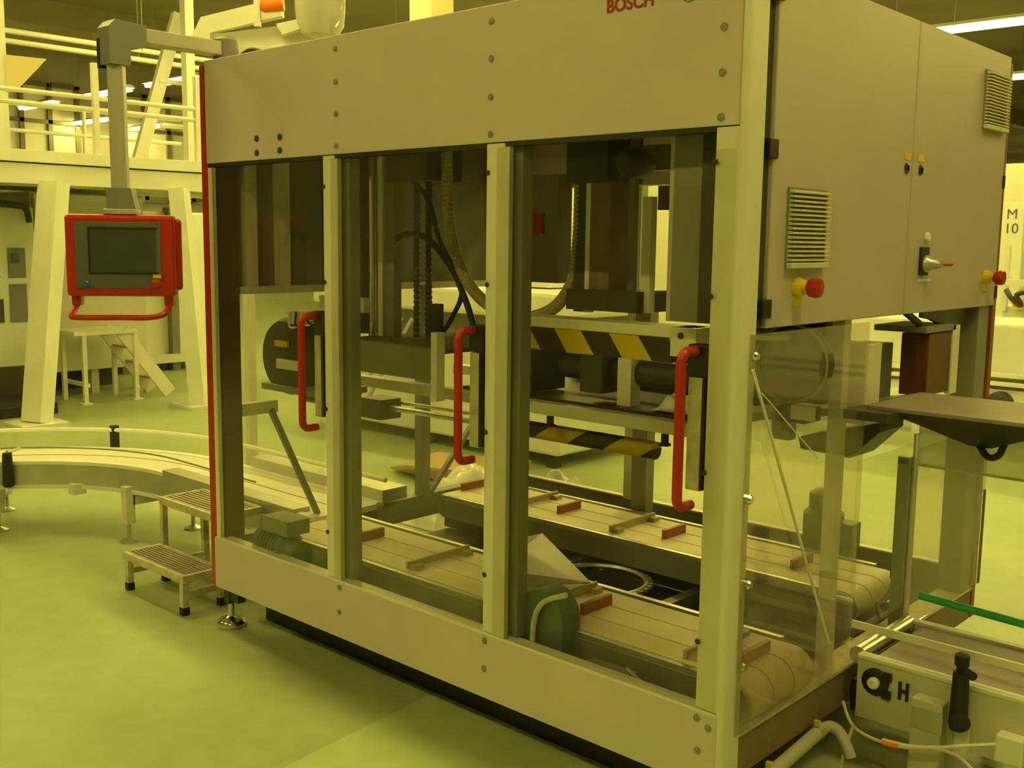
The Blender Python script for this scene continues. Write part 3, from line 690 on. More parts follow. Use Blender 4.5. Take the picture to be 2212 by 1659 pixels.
for d, y in ((d1, 0.949), (d2, 1.056)):
    b = B(); b.lathe((2.404, y, 1.838), (1, 0, 0), [(0.016, 0), (0.016, 0.004), (0.009, 0.006), (0.009, 0.002)], 14); b.build('lock', 'dark_metal', d)
    B().box(2.404, 2.4055, y - 0.022, y + 0.022, 1.862, 1.886).build('warning_label', 'yellow', d)
B().box(2.404, 2.412, 1.088, 1.15, 1.508, 1.598).build('switch_plate', 'rubber', d2)
b = B(); b.lathe((2.412, 1.13, 1.545), (1, 0, 0), [(0.028, 0), (0.026, 0.012), (0.018, 0.02), (0.012, 0.05)], 16); b.build('main_switch', 'alu', d2, smooth=True)
b = B(); b.cyl((2.452, 1.13, 1.545), (2.462, 1.21, 1.545), 0.007, 8); b.build('switch_lever', 'red', d2)
b = B(); b.lathe((2.404, 1.138, 1.63), (1, 0, 0), [(0.016, 0), (0.016, 0.006), (0.012, 0.01)], 14); b.build('signal_cap', 'white', d2)
B().box(2.404, 2.4055, 1.09, 1.19, 1.488, 1.496).build('rating_label', 'white', d2)

# ================================================================== OPERATOR PANEL ON SWING ARM
ang = math.atan2(RT.y, RT.x) + 0.14
op = thing('operator_panel', 'red framed operator touch panel hanging from a grey swing arm', 'control panel', (0.0, -0.36, 1.53), ang)
W2, H2 = 0.192, 0.150
def lp(bv): return bv
b = B(); b.box(-W2, W2, -0.055, 0.03, -H2, H2, 0.014); b.build('housing', 'red', op, local=True)
b = B(); b.box(-W2 + 0.02, W2 + 0.012, 0.03, 0.075, -H2 + 0.02, H2 - 0.012, 0.012); b.build('rear_shell', 'red', op, local=True)
b = B(); b.box(-W2 + 0.036, W2 - 0.045, -0.0575, -0.05, -H2 + 0.030, H2 - 0.028, 0.002); b.build('bezel', 'bezel', op, local=True)
b = B(); b.box(-W2 + 0.088, W2 - 0.062, -0.0595, -0.056, -H2 + 0.088, H2 - 0.052); b.build('screen', 'screen', op, local=True)
for a in ((-W2 + 0.083, W2 - 0.057, H2 - 0.053, H2 - 0.047), (-W2 + 0.083, W2 - 0.057, -H2 + 0.083, -H2 + 0.089)):
    b = B(); b.box(a[0], a[1], -0.061, -0.056, a[2], a[3]); b.build('screen_frame', 'black', op, local=True)
b = B(); b.box(-W2 + 0.083, -W2 + 0.089, -0.061, -0.056, -H2 + 0.083, H2 - 0.047); b.build('screen_frame', 'black', op, local=True)
b = B(); b.box(W2 - 0.075, W2 - 0.047, -0.060, -0.056, -H2 + 0.068, -H2 + 0.082); b.build('yellow_label', 'yellow', op, local=True)
b = B(); b.lathe((W2 - 0.062, -0.0575, -H2 + 0.048), (0, -1, 0), [(0.013, 0), (0.010, 0.008), (0.017, 0.014), (0.018, 0.026), (0.012, 0.03)], 16); b.build('stop_button', 'red', op, smooth=True, local=True)
b = B(); b.lathe((-W2 + 0.072, -0.0575, -H2 + 0.046), (0, -1, 0), [(0.012, 0), (0.012, 0.008), (0.008, 0.012)], 14); b.build('blue_button', 'blue', op, smooth=True, local=True)
b = B(); b.tube(spline([(-0.165, 0.0, -H2), (-0.165, -0.02, -0.185), (-0.170, -0.075, -0.215), (-0.15, -0.09, -0.225), (0.0, -0.09, -0.225), (0.10, -0.09, -0.225), (0.15, -0.07, -0.215), (0.165, -0.03, -0.19), (0.165, 0.0, -H2)], 6), 0.011, 10); b.build('hand_rail', 'red', op, smooth=True, local=True)
for s in (-0.165, 0.165):
    b = B(); b.box(s - 0.016, s + 0.016, -0.03, 0.02, -0.185, -H2 + 0.005, 0.003); b.build('rail_bracket', 'red', op, local=True)
b = B(); b.box(-0.055, 0.06, -0.05, 0.06, H2, H2 + 0.02, 0.004); b.build('tilt_plate', 'arm_alu', op, local=True)
b = B(); b.prism([(-0.042, H2 + 0.02), (0.060, H2 + 0.02), (0.045, H2 + 0.095), (-0.042, H2 + 0.095)], -0.045, 0.045, 'y'); b.build('lower_knuckle', 'arm_grey', op, local=True)
b = B(); b.box(-0.028, 0.028, -0.03, 0.03, H2 + 0.09, 0.70, 0.006); b.build('drop_tube', 'arm_alu', op, local=True)
# elbow and horizontal arm run along the machine's depth (world +y)
def arm_pt(x, y, z): return (x, y, z)
b = B(); b.prism([(-0.045, 2.215), (0.035, 2.215), (0.035, 2.275), (0.10, 2.29), (0.10, 2.365), (-0.02, 2.372), (-0.045, 2.345)], -0.045, 0.045, 'x')
# prism axis x : u=y, v=z ; shift to the elbow
bmesh.ops.translate(b.bm, verts=b.bm.verts, vec=(0.0, -0.36, 0.0)); b.build('elbow', 'arm_grey', op)
b = B(); b.box(-0.047, -0.030, -0.408, -0.335, 2.205, 2.31); b.build('elbow_cap', 'rubber', op)
b = B(); b.box(-0.035, 0.035, -0.262, 0.06, 2.305, 2.358, 0.004); b.build('swing_arm', 'arm_alu', op)
b = B(); b.lathe((0.0, 0.10, 2.278), (0, 0, 1), [(0.05, 0), (0.05, 0.09), (0.04, 0.10)], 16); b.build('arm_pivot', 'arm_grey', op, smooth=True)
b = B(); b.tube(spline([(0.02, 0.14, 2.29), (0.05, 0.18, 2.33), (0.12, 0.2, 2.31), (0.15, 0.22, 2.29)], 5), 0.018, 8); b.build('cable_gland', 'rubber', op, smooth=True)

# ================================================================== STEP STOOL
st = thing('step_stool', 'worn cream two step metal stool at the left end of the machine', 'step stool', (-0.45, 0.16, 0))
def gstep(x0, x1, y0, y1, z):
    f = None
    for i, a in enumerate(((x0, x1, y0, y0 + 0.018), (x0, x1, y1 - 0.018, y1), (x0, x0 + 0.018, y0 + 0.018, y1 - 0.018), (x1 - 0.018, x1, y0 + 0.018, y1 - 0.018))):
        B().box(a[0], a[1], a[2], a[3], z - 0.035, z, 0.002).build('step_frame', 'worn_cream', st)
    n = 9; w = (y1 - y0 - 0.036) / n
    s = B().box(x0 + 0.018, x1 - 0.018, y0 + 0.018 + w * 0.25, y0 + 0.018 + w * 0.75, z - 0.02, z - 0.002).build('grating_bar', 'grate', st)
    rep(s, [(0, w * k, 0) for k in range(1, n)])
gstep(-0.705, -0.185, -0.05, 0.145, 0.178)
gstep(-0.705, -0.215, 0.135, 0.375, 0.402)
for x in (-0.70, -0.225):
    B().box(x, x + 0.028, -0.045, -0.017, 0.03, 0.145).build('leg', 'worn_cream', st)
    B().box(x, x + 0.028, 0.345, 0.373, 0.03, 0.37).build('leg', 'worn_cream', st)
    B().box(x, x + 0.028, 0.135, 0.16, 0.03, 0.37).build('leg', 'worn_cream', st)
    B().box(x + 0.004, x + 0.024, -0.02, 0.35, 0.075, 0.10).build('side_rail', 'worn_cream', st)
    for y in (-0.048, 0.132, 0.342):
        B().box(x - 0.003, x + 0.031, y, y + 0.034, 0.0, 0.035, 0.004).build('rubber_foot', 'rubber', st)
B().box(-0.70, -0.2, 0.14, 0.155, 0.075, 0.10).build('cross_rail', 'worn_cream', st)

# ================================================================== CURVED INFEED CONVEYOR
ic = thing('curved_conveyor', 'curved white belt conveyor leading into the left end of the machine', 'conveyor', (-1.3, 0.3, 0))
CX, CY = -1.1, -0.6
def path(rad, n=26, a0=-1.35):
    pts = []
    for k in range(n + 1):
        a = PI / 2 - (PI / 2 - (PI + a0 + PI / 2 - PI / 2)) * 0
        t = k / n; a = math.radians(195) + (math.radians(90) - math.radians(195)) * t
        pts.append((CX + rad * math.cos(a), CY + rad * math.sin(a)))
    for x in (-0.8, -0.4, 0.0, 0.11): pts.append((x, CY + rad))
    return pts
def ribbon(r0, r1, z0, z1, name, mtl):
    b = B(); A, Bq = path(r0), path(r1)
    rows = [[b.bm.verts.new((p[0], p[1], z)) for p, z in ((A[i], z0), (A[i], z1), (Bq[i], z1), (Bq[i], z0))] for i in range(len(A))]
    for R0, R1 in zip(rows, rows[1:]):
        for k in range(4): b.bm.faces.new((R0[k], R0[(k + 1) % 4], R1[(k + 1) % 4], R1[k]))
    b.bm.faces.new(rows[0]); b.bm.faces.new(list(reversed(rows[-1])))
    return b.build(name, mtl, ic, smooth=True)
ribbon(1.03, 1.37, 0.375, 0.402, 'belt', 'belt_white')
ribbon(1.0, 1.028, 0.28, 0.39, 'side_frame', 'alu')
ribbon(1.372, 1.40, 0.28, 0.39, 'side_frame', 'alu')
ribbon(0.995, 1.035, 0.39, 0.408, 'wear_strip', 'white')
ribbon(1.365, 1.405, 0.39, 0.408, 'wear_strip', 'white')
ribbon(1.195, 1.2, 0.402, 0.404, 'belt_seam', 'inner_grey')
ribbon(0.99, 1.0, 0.262, 0.28, 'lower_flange', 'profile')
b = B(); b.tube([(x, y, 0.505) for x, y in path(1.42)], 0.012, 8); b.build('guide_rail', 'white', ic, smooth=True)
b = B(); b.tube([(x, y, 0.47) for x, y in path(1.06)[:-2]], 0.0045, 6); b.build('guide_wire', 'inner_grey', ic, smooth=True)
for k in (6, 17):
    p = path(1.43)[k]
    B().box(p[0] - 0.02, p[0] + 0.02, p[1] - 0.02, p[1] + 0.02, 0.39, 0.53, 0.003).build('rail_bracket', 'black', ic)
for k in (12,):
    p = path(0.975)[k]
    b = B(); b.cyl((p[0], p[1], 0.30), (p[0], p[1], 0.46), 0.030, 14, 0.024); b.lathe((p[0], p[1], 0.30), (0, 0, -1), [(0.032, 0), (0.025, 0.02), (0.01, 0.025)], 14); b.build('rail_bracket', 'rubber', ic, smooth=True)
    b = B(); b.cyl((p[0], p[1], 0.465), (p[0] - 0.03, p[1] + 0.08, 0.47), 0.009, 8); b.build('bracket_arm', 'alu', ic)
B().box(-1.12, 0.0, 0.385, 0.475, 0.395, 0.425, 0.002).build('cover_box', 'alu', ic)
B().box(-1.12, 0.10, 0.382, 0.398, 0.285, 0.395).build('cover_plate', 'alu', ic)
B().box(-0.95, 0.11, 0.80, 0.95, 0.40, 0.46, 0.002).build('guide_box', 'alu', ic)
def cleg(x, y):
    B().box(x - 0.026, x + 0.026, y - 0.026, y + 0.026, 0.10, 0.30, 0.002).build('leg', 'profile', ic)
    b = B(); b.lathe((x, y, 0), (0, 0, 1), [(0.05, 0), (0.05, 0.008), (0.02, 0.02), (0.012, 0.024), (0.012, 0.11)], 16); b.build('levelling_foot', 'steel', ic, smooth=True)
cleg(-1.406, 0.343); cleg(-1.406, 0.72); cleg(-2.513, 0.16); cleg(-2.1, -0.05)
B().box(-1.43, -1.38, 0.36, 0.72, 0.20, 0.25).build('leg_crossbar', 'profile', ic)
b = B(); b.bar((-2.51, 0.16, 0.20), (-2.1, -0.03, 0.20), 0.04, 0.05); b.build('leg_crossbar', 'profile', ic)
B().box(-1.72, -1.66, 0.17, 0.24, 0.235, 0.29).build('hook_bracket', 'profile', ic)

# loose plastic film
def crumple(name, label, c, sx, sy, h, seed, mtl='film'):
    b = B(); n = 22; g = [[None] * (n + 1) for _ in range(n + 1)]
    for i in range(n + 1):
        for j in range(n + 1):
            u, v = i / n * 2 - 1, j / n * 2 - 1; rr = max(0, 1 - (u * u + v * v)) ** 0.6
            q = Vector((u * 2.1 + seed, v * 2.1, seed * 0.7))
            k = mnoise.noise(q) * 0.35 + mnoise.noise(q * 2.3) * 0.10
            g[i][j] = b.bm.verts.new((c[0] + u * sx + 0.05 * sx * mnoise.noise(q * 3), c[1] + v * sy, c[2] + max(0.004, h * rr * (0.75 + k))))
    for i in range(n):
        for j in range(n): b.bm.faces.new((g[i][j], g[i + 1][j], g[i + 1][j + 1], g[i][j + 1]))
    return tag(b.build(name, mtl, smooth=True), label, 'film')
crumple('plastic_film', 'crumpled clear plastic film on the floor behind the far belt conveyor', (-0.48, 1.95, 0.0), 0.30, 0.35, 0.36, 3)
crumple('plastic_film', 'glossy folded film piece lying on the transfer table behind the red door handle', (1.72, 0.80, 1.015), 0.10, 0.05, 0.09, 5)
crumple('plastic_film', 'rounded heap of white film just behind the rear base rail', (0.12, 2.05, 0.0), 0.20, 0.18, 0.42, 9)

# ================================================================== OUTFEED CONVEYOR (right)
oc = thing('outfeed_conveyor', 'outfeed conveyor with a brown belt leaving the right side of the machine', 'conveyor', (3.3, 0.92, 0))
b = B(); b.prism(stadium(2.50, 4.3, 0.325, 0.032), 0.745, 1.105, 'y'); b.build('belt', 'belt_brown', oc, smooth=True)
B().box(2.445, 4.3, 0.712, 0.736, 0.165, 0.352, 0.002).build('side_frame', 'cream_wall', oc)
B().box(2.445, 4.3, 0.706, 0.742, 0.352, 0.366, 0.003).build('top_strip', 'cream', oc)
B().box(2.445, 4.3, 1.112, 1.136, 0.165, 0.352, 0.002).build('side_frame', 'cream_wall', oc)
B().box(2.445, 4.3, 1.108, 1.142, 0.352, 0.366, 0.003).build('top_strip', 'cream', oc)
b = B(); b.cyl((2.43, 0.745, 0.345), (2.43, 1.13, 0.345), 0.028, 16); b.build('nose_roller', 'steel', oc, smooth=True)
b = B(); b.lathe((2.505, 0.712, 0.292), (0, -1, 0), [(0.042, 0), (0.042, 0.008), (0.036, 0.012)], 18); kn = b.build('bearing_ring', 'black', oc, smooth=True)
b = B(); b.lathe((2.505, 0.700, 0.292), (0, -1, 0), [(0.018, 0), (0.018, 0.012), (0.012, 0.018)], 14); b.build('shaft_cap', 'white', kn, smooth=True)
for zz in (0.262, 0.318): B().box(2.53, 2.555, 0.698, 0.712, zz - 0.012, zz + 0.012).build('flange_tab', 'black', kn)
for dx in (0, 0.022): B().box(2.577 + dx, 2.585 + dx, 0.705, 0.712, 0.26, 0.315).build('adjuster_slot', 'black', oc)
B().box(2.581, 2.603, 0.703, 0.712, 0.284, 0.292).build('adjuster_bar', 'black', oc)
B().box(2.635, 2.725, 0.66, 0.708, 0.0, 0.30, 0.003).build('leg', 'cream_wall', oc)
B().box(2.69, 2.69 + 0.05, 1.14, 1.19, 0.0, 0.30, 0.003).build('leg', 'cream_wall', oc)
B().box(2.64, 2.73, 0.655, 0.662, 0.215, 0.275).build('leg_plate', 'alu', oc)
B().box(2.752, 2.79, 0.69, 0.708, 0.15, 0.26).build('bracket_plate', 'profile', oc)
b = B(); b.cyl((2.765, 0.675, 0.26), (2.765, 0.675, 0.41), 0.026, 16, 0.022); b.lathe((2.765, 0.675, 0.26), (0, 0, -1), [(0.027, 0), (0.022, 0.02), (0.01, 0.026)], 16); b.build('rail_post', 'rubber', oc, smooth=True)
b = B(); b.lathe((2.775, 0.662, 0.27), (0, -1, 0), [(0.03, 0), (0.026, 0.018), (0.01, 0.022)], 14); b.build('clamp_knob', 'rubber', oc, smooth=True)
b = B(); b.lathe((2.765, 0.675, 0.41), (0, 0, 1), [(0.014, 0), (0.014, 0.018), (0.02, 0.02), (0.02, 0.05), (0.012, 0.056)], 14); b.build('rail_clamp', 'rubber', oc, smooth=True)
b = B(); b.cyl((2.765, 0.675, 0.42), (2.81, 0.64, 0.42), 0.012, 10); b.build('clamp_screw', 'rubber', oc, smooth=True)
B().box(2.42, 4.3, 0.706, 0.714, 0.442, 0.466, 0.001).build('guide_rail', 'profile', oc)
b = B(); b.cyl((2.52, 0.98, 0.50), (3.4, 0.88, 0.50), 0.0125, 12); b.build('guide_rod', 'green_rod', oc, smooth=True)
b = B(); b.cyl((2.93, 1.12, 0.36), (2.93, 1.12, 0.53), 0.024, 14); b.build('rail_post', 'rubber', oc, smooth=True)
b = B(); b.lathe((2.93, 1.10, 0.53), (0, 0, 1), [(0.03, 0), (0.034, 0.03), (0.02, 0.05)], 14); b.build('rail_clamp', 'rubber', oc, smooth=True)
b = B(); b.cyl((2.93, 1.12, 0.46), (2.86, 0.95, 0.495), 0.012, 10); b.build('clamp_arm', 'rubber', oc, smooth=True)
B().box(2.87, 2.945, 0.665, 0.71, 0.185, 0.265, 0.006).build('junction_box', 'white', oc)
for k, pts in enumerate((
    [(2.447, 0.62, 0.24), (2.475, 0.60, 0.205), (2.502, 0.6, 0.177), (2.56, 0.6, 0.165), (2.629, 0.6, 0.168), (2.70, 0.6, 0.182), (2.759, 0.6, 0.200), (2.82, 0.6, 0.185), (2.90, 0.58, 0.14), (3.05, 0.58, 0.08)],
    [(2.58, 0.605, 0.170), (2.66, 0.605, 0.178), (2.74, 0.61, 0.200), (2.80, 0.61, 0.225), (2.86, 0.65, 0.235), (2.875, 0.68, 0.23)],
    [(2.49, 0.60, 0.18), (2.485, 0.57, 0.12), (2.48, 0.55, 0.05), (2.5, 0.5, 0.006)])):
    b = B(); b.tube(spline(pts, 6), 0.005, 6); b.build('cable', 'worn_cream' if k != 1 else 'cream', oc, smooth=True)
b = B(); b.tube(spline([(2.585, 0.598, 0.165), (2.605, 0.598, 0.165), (2.63, 0.598, 0.168)], 4), 0.0075, 8); b.build('cable_tie', 'orange', oc, smooth=True)
b = B(); b.lathe((2.44, 0.76, 0.17), (0, 0, 1), [(0.03, 0), (0.035, 0.05), (0.03, 0.10)], 14); b.build('drive_cover', 'rubber', oc, smooth=True)
# pneumatic pipe at the foot of the machine
pp = thing('corrugated_conduit', 'light grey corrugated conduit strapped under the right rail of the machine', 'conduit', (2.42, 0.4, 0.15))
b = B(); b.cyl((2.428, 0.22, 0.150), (2.428, 0.53, 0.178), 0.020, 16); b.build('pipe', 'conduit_grey', pp, smooth=True)
b = B(); b.tube([(2.428, 0.22 - k * 0.005, 0.150 - 0.0024 * k) for k in range(44)], 0.020, 14, rib=0.12); b.build('ribbed_section', 'conduit_grey', pp)
b = B(); b.tube(spline([(2.428, 0.52, 0.177), (2.436, 0.56, 0.178), (2.458, 0.575, 0.165), (2.485, 0.57, 0.135), (2.505, 0.565, 0.10)], 6), 0.017, 12); b.build('bend', 'conduit_grey', pp, smooth=True)
for y, z in ((0.22, 0.150), (0.50, 0.175)):
    b = B(); b.lathe((2.428, y, z), (0, 1, 0.1), [(0.0225, -0.008), (0.0225, 0.008)], 18); b.build('clamp', 'steel', pp, smooth=True)
    B().box(2.418, 2.434, y - 0.006, y + 0.006, z + 0.017, z + 0.038).build('clamp_ear', 'yellow', pp)

# ================================================================== LEFT BACKGROUND : platform
pf = thing('steel_platform', 'cream steel platform with railings on splayed legs at the left', 'platform', (-5.6, 2.3, 0))
def leg(x, y0, y1, w=0.14):
    b = B(); b.bar((x, y0, 0.03), (x - 0.10, y1, 2.05), 0.22, w); b.build('leg', 'cream', pf)
    B().box(x - 0.2, x + 0.2, y0 - 0.2, y0 + 0.2, 0, 0.03).build('foot_plate', 'cream', pf)
leg(-5.22, 1.50, 1.78); leg(-5.22, 3.05, 2.95)
leg(-7.6, 1.50, 1.78); leg(-7.6, 3.05, 2.80)
B().box(-5.50, -5.38, -1.5, 4.6, 2.03, 2.20, 0.004).build('edge_beam', 'cream', pf)
B().box(-5.46, -5.34, -1.5, 4.6, 2.21, 2.31, 0.004).build('edge_beam', 'cream', pf)
B().box(-8.2, -5.46, -1.5, 4.6, 2.20, 2.24).build('deck', 'cream_wall', pf)
for x in (-6.4, -7.4): B().box(x, x + 0.1, -1.5, 4.6, 2.05, 2.2).build('joist', 'cream_wall', pf)
for y in (-0.6, 1.05, 2.2, 3.2, 4.4):
    B().box(-5.45, -5.40, y, y + 0.05, 2.31, 3.10).build('rail_post', 'cream', pf)
for z in (2.70, 2.80):
    b = B(); b.cyl((-5.43, -1.5, z), (-5.43, 4.6, z), 0.022, 8); b.build('hand_rail', 'cream', pf, smooth=True)
b = B(); b.cyl((-8.1, -1.5, 2.72), (-8.1, 4.6, 2.72), 0.022, 8); b.build('hand_rail', 'cream', pf, smooth=True)
b = B(); b.cyl((-8.1, -1.5, 3.0), (-8.1, 4.6, 3.0), 0.022, 8); b.build('hand_rail', 'cream', pf, smooth=True)
for y in (0.5, 2.0, 3.4): 
    b = B(); b.cyl((-8.1, y, 2.24), (-8.1, y, 3.0), 0.022, 8); b.build('rail_post', 'cream', pf)
b = B(); b.bar((-6.6, 3.74, 3.9), (-6.72, 3.28, 2.3), 0.14, 0.12); b.build('diagonal_strut', 'cream', pf)
B().box(-6.50, -6.40, 3.70, 3.80, 2.3, 4.2).build('upright', 'cream', pf)
for z in (2.75, 3.2, 3.6): 
    b = B(); b.cyl((-6.6, 3.5, z), (-6.4, 4.4, z), 0.025, 8); b.build('rung', 'cream', pf)
B().box(-6.15, -6.0, 1.45, 1.715, 2.3, 4.4).build('hopper_post', 'cream', pf)
b = B(); b.prism([(1.70, 3.16), (2.06, 3.17), (2.0, 3.10), (1.78, 2.86), (1.70, 2.84)], -6.3, -5.98, 'x'); b.build('chute', 'column_yellow', pf)

mb = thing('cream_machine', 'tall cream machine enclosure standing behind the platform legs', 'machine', (-7.2, 3.2, 0))
B().box(-9.0, -6.65, 2.135, 3.30, 0.25, 2.02, 0.01).build('enclosure', 'cream_wall', mb)
B().box(-6.65, -6.6, 2.15, 3.30, 1.95, 2.0).build('top_trim', 'cream', mb)
for y in (2.2, 2.7, 3.2): B().box(-6.8, -6.7, y, y + 0.08, 0.0, 0.26).build('leg', 'cream_wall', mb)
B().box(-6.66, -6.63, 2.15, 2.17, 0.3, 1.95).build('panel_seam', 'inner_grey', mb)
B().box(-8.8, -7.2, 2.3, 3.2, 0.0, 0.22).build('plinth', 'inner_dark', mb)
wp = thing('white_tank', 'bright white machine body glowing behind the small steps', 'machine', (-8.4, 4.3, 0))
B().box(-9.2, -8.0, 3.6, 5.2, 0.15, 1.9, 0.03).build('body', 'white', wp)
for y in (3.65, 4.3, 5.1): B().box(-8.05, -7.9, y, y + 0.1, 0.0, 1.95).build('frame_post', 'inner_grey', wp)
B().box(-8.0, -7.85, 3.6, 5.2, 0.1, 0.2).build('frame_rail', 'profile', wp)
# control racks at far left
rk = thing('control_rack', 'cream control rack with dark screens at the left edge behind the platform', 'control rack', (-6.55, 1.75, 0))
B().box(-7.0, -6.55, 0.9, 2.12, 0.35, 1.86, 0.01).build('rack_body', 'cream', rk)
for y0, y1, z0, z1, m in ((1.86, 2.02, 1.20, 1.48, 'arm_grey'), (1.86, 2.02, 0.78, 1.14, 'arm_grey'), (1.55, 1.78, 1.38, 1.48, 'rubber'), (1.55, 1.78, 1.20, 1.22, 'rubber'), (1.5, 1.80, 0.78, 1.0, 'inner_dark'), (1.0, 1.35, 1.1, 1.5, 'inner_dark')):
    B().box(-6.55, -6.535, y0, y1, z0, z1, 0.003).build('rack_panel', m, rk)
B().box(-6.535, -6.525, 1.89, 1.96, 1.34, 1.43).build('display', 'letter_blue', rk)
B().box(-6.9, -6.5, 0.9, 2.1, 0.0, 0.36).build('dark_base', 'inner_dark', rk)
b = B(); b.tube(spline([(-6.5, 1.6, 1.90), (-6.48, 1.9, 1.88), (-6.48, 2.02, 1.85), (-6.48, 2.05, 1.72)], 5), 0.03, 8); b.build('cable_elbow', 'inner_dark', rk, smooth=True)
pb = tag(B().box(-6.4, -5.7, 0.9, 1.9, 0.0, 0.10, 0.01).build('dark_pallet', 'rubber'), 'low dark base plate on the floor at the far left edge', 'pallet')
# small steps
ss = thing('access_steps', 'small grey metal access steps standing against the cream enclosure', 'steps', (-6.2, 2.7, 0))
for y in (2.30, 2.82):
    B().box(-6.06, -6.02, y, y + 0.04, 0, 0.66).build('leg', 'profile', ss)
    B().box(-6.5, -6.46, y, y + 0.04, 0, 0.66).build('leg', 'profile', ss)
    B().box(-6.09, -5.99, y - 0.03, y + 0.07, 0, 0.012).build('foot_plate', 'profile', ss)
B().box(-6.5, -6.02, 2.22, 2.86, 0.66, 0.70, 0.003).build('top_platform', 'profile', ss)
B().box(-6.5, -6.02, 2.34, 2.36, 0.16, 0.20).build('lower_rail', 'profile', ss)
for x in (-6.06, -6.44):
    b = B(); b.bar((x, 2.72, 0.68), (x + 0.02, 3.20, 0.03), 0.03, 0.13); b.build('stringer', 'profile', ss)
for k in range(3):
    B().box(-6.44, -6.06, 2.80 + 0.13 * k, 2.93 + 0.13 * k, 0.50 - 0.165 * k, 0.52 - 0.165 * k).build('tread', 'grate', ss)
# hoist / conveyor arm above the machine, plastic sleeve, column
ha = thing('overhead_conveyor', 'cream overhead conveyor arm with an orange motor behind the machine top', 'conveyor', (-2.5, 1.8, 2.8))
dr = Vector((0.73, 0.68, 0))
def hpos(s, z, d=0): return Vector((-2.75, 1.55, 0)) + dr * s + Vector((-0.68, 0.73, 0)) * d + Vector((0, 0, z))
def hplate(poly, d0, d1, name, mtl):
    b = B(); v0 = [b.bm.verts.new(hpos(s, z, d0)) for s, z in poly]; v1 = [b.bm.verts.new(hpos(s, z, d1)) for s, z in poly]; n = len(poly)
    b.bm.faces.new(v0); b.bm.faces.new(list(reversed(v1)))
    for i in range(n): b.bm.faces.new((v0[i], v1[i], v1[(i + 1) % n], v0[(i + 1) % n]))
    return b.build(name, mtl, ha)
hplate([(0.0, 2.84), (0.10, 3.04), (0.50, 3.14), (0.50, 3.02), (0.16, 2.94), (0.16, 2.86)], 0, 0.06, 'side_plate', 'cream')
hplate([(0.15, 2.86), (0.15, 2.95), (0.75, 3.03), (0.85, 2.86)], 0.10, 0.14, 'rear_plate', 'cream')
hplate([(0.46, 2.98), (0.50, 2.98), (0.50, 3.15), (0.46, 3.15)], -0.04, 0.0, 'clamp', 'profile')
hplate([(0.50, 3.02), (0.64, 3.05), (0.64, 3.10), (0.50, 3.12)], -0.02, 0.06, 'shaft_housing', 'profile')
hplate([(0.60, 3.00), (0.74, 3.03), (0.76, 2.97), (0.64, 2.93)], -0.02, 0.06, 'bracket', 'cream')
b = B(); p0, p1 = hpos(0.50, 3.12), hpos(0.66, 3.13); b.lathe(p0, p1 - p0, [(0.04, 0.0), (0.055, 0.02), (0.055, 0.12), (0.045, 0.15)], 16); b.build('orange_motor', 'orange', ha, smooth=True)
hplate([(0.30, 2.62), (1.0, 2.62), (1.0, 2.86), (0.30, 2.86)], 0.05, 0.25, 'frame', 'cream_wall')
for s in (0.35, 0.95): 
    b = B(); b.bar(hpos(s, 0.0, 0.12), hpos(s, 2.7, 0.12), 0.06, 0.06); b.build('support_leg', 'cream_wall', ha)
pb_ = [(0.72, 3.5), (0.70, 3.15), (0.78, 2.96), (0.98, 2.94), (1.04, 3.05), (1.06, 3.5)]
sl = thing('plastic_sleeve', 'translucent plastic sleeve hanging beside the orange motor', 'sleeve', tuple(hpos(0.88, 2.95, 0.05)))
b = B(); rings = []
for z, r in ((2.94, 0.12), (3.0, 0.155), (3.1, 0.165), (3.3, 0.17), (3.6, 0.17)):
    c = hpos(0.88, z, 0.05); rings.append([b.bm.verts.new(c + Vector((math.cos(a) * r * (1 + 0.08 * math.sin(3 * a)), math.sin(a) * r, 0))) for a in [k * PI / 10 for k in range(20)]])
for A, C in zip(rings, rings[1:]):
    for k in range(20): b.bm.faces.new((A[k], A[(k + 1) % 20], C[(k + 1) % 20], C[k]))
b.bm.faces.new(rings[0]); b.build('sleeve_skin', 'bag', sl, smooth=True)
b = B(); b.cyl(hpos(0.88, 3.55, 0.05), hpos(0.88, 3.62, 0.05), 0.175, 20); b.build('sleeve_ring', 'profile', sl, smooth=True)
b = B(); b.cyl(hpos(0.88, 3.62, 0.05), hpos(0.88, ZC, 0.05), 0.02, 8); b.build('hanger', 'steel', sl)
# building columns
def column(x, y, w, label, mtl='column_yellow', txt=None):
    t = thing('building_column', label, 'column', (x, y, 0))
    B().box(x - w / 2, x + w / 2, y - w / 2, y + w / 2, 0, ZC, 0.02).build('shaft', mtl, t)
    B().box(x - w / 2 - 0.04, x + w / 2 + 0.04, y - w / 2 - 0.04, y + w / 2 + 0.04, 0, 0.15).build('base', 'concrete', t)
    return t
column(-4.3, 5.2, 0.32, 'yellowish building column rising behind the machine top')
cM = thing('marked_column', 'narrow cream column lettered M 10 behind the control cabinet', 'column', (-0.30, 10.45, 0))
B().box(-0.42, -0.17, 10.38, 10.60, 0, 2.10, 0.01).build('shaft', 'cream', cM)
B().box(-0.45, -0.14, 10.36, 10.62, 0, 0.1).build('base', 'concrete', cM)
text('letter', 'M', 0.16, 'letter_blue', cM, (-0.30, 10.376, 1.92), (1, 0, 0), (0, 0, 1), 0.0)
text('number', '10', 0.16, 'letter_blue', cM, (-0.30, 10.376, 1.76), (1, 0, 0), (0, 0, 1), 0.0)
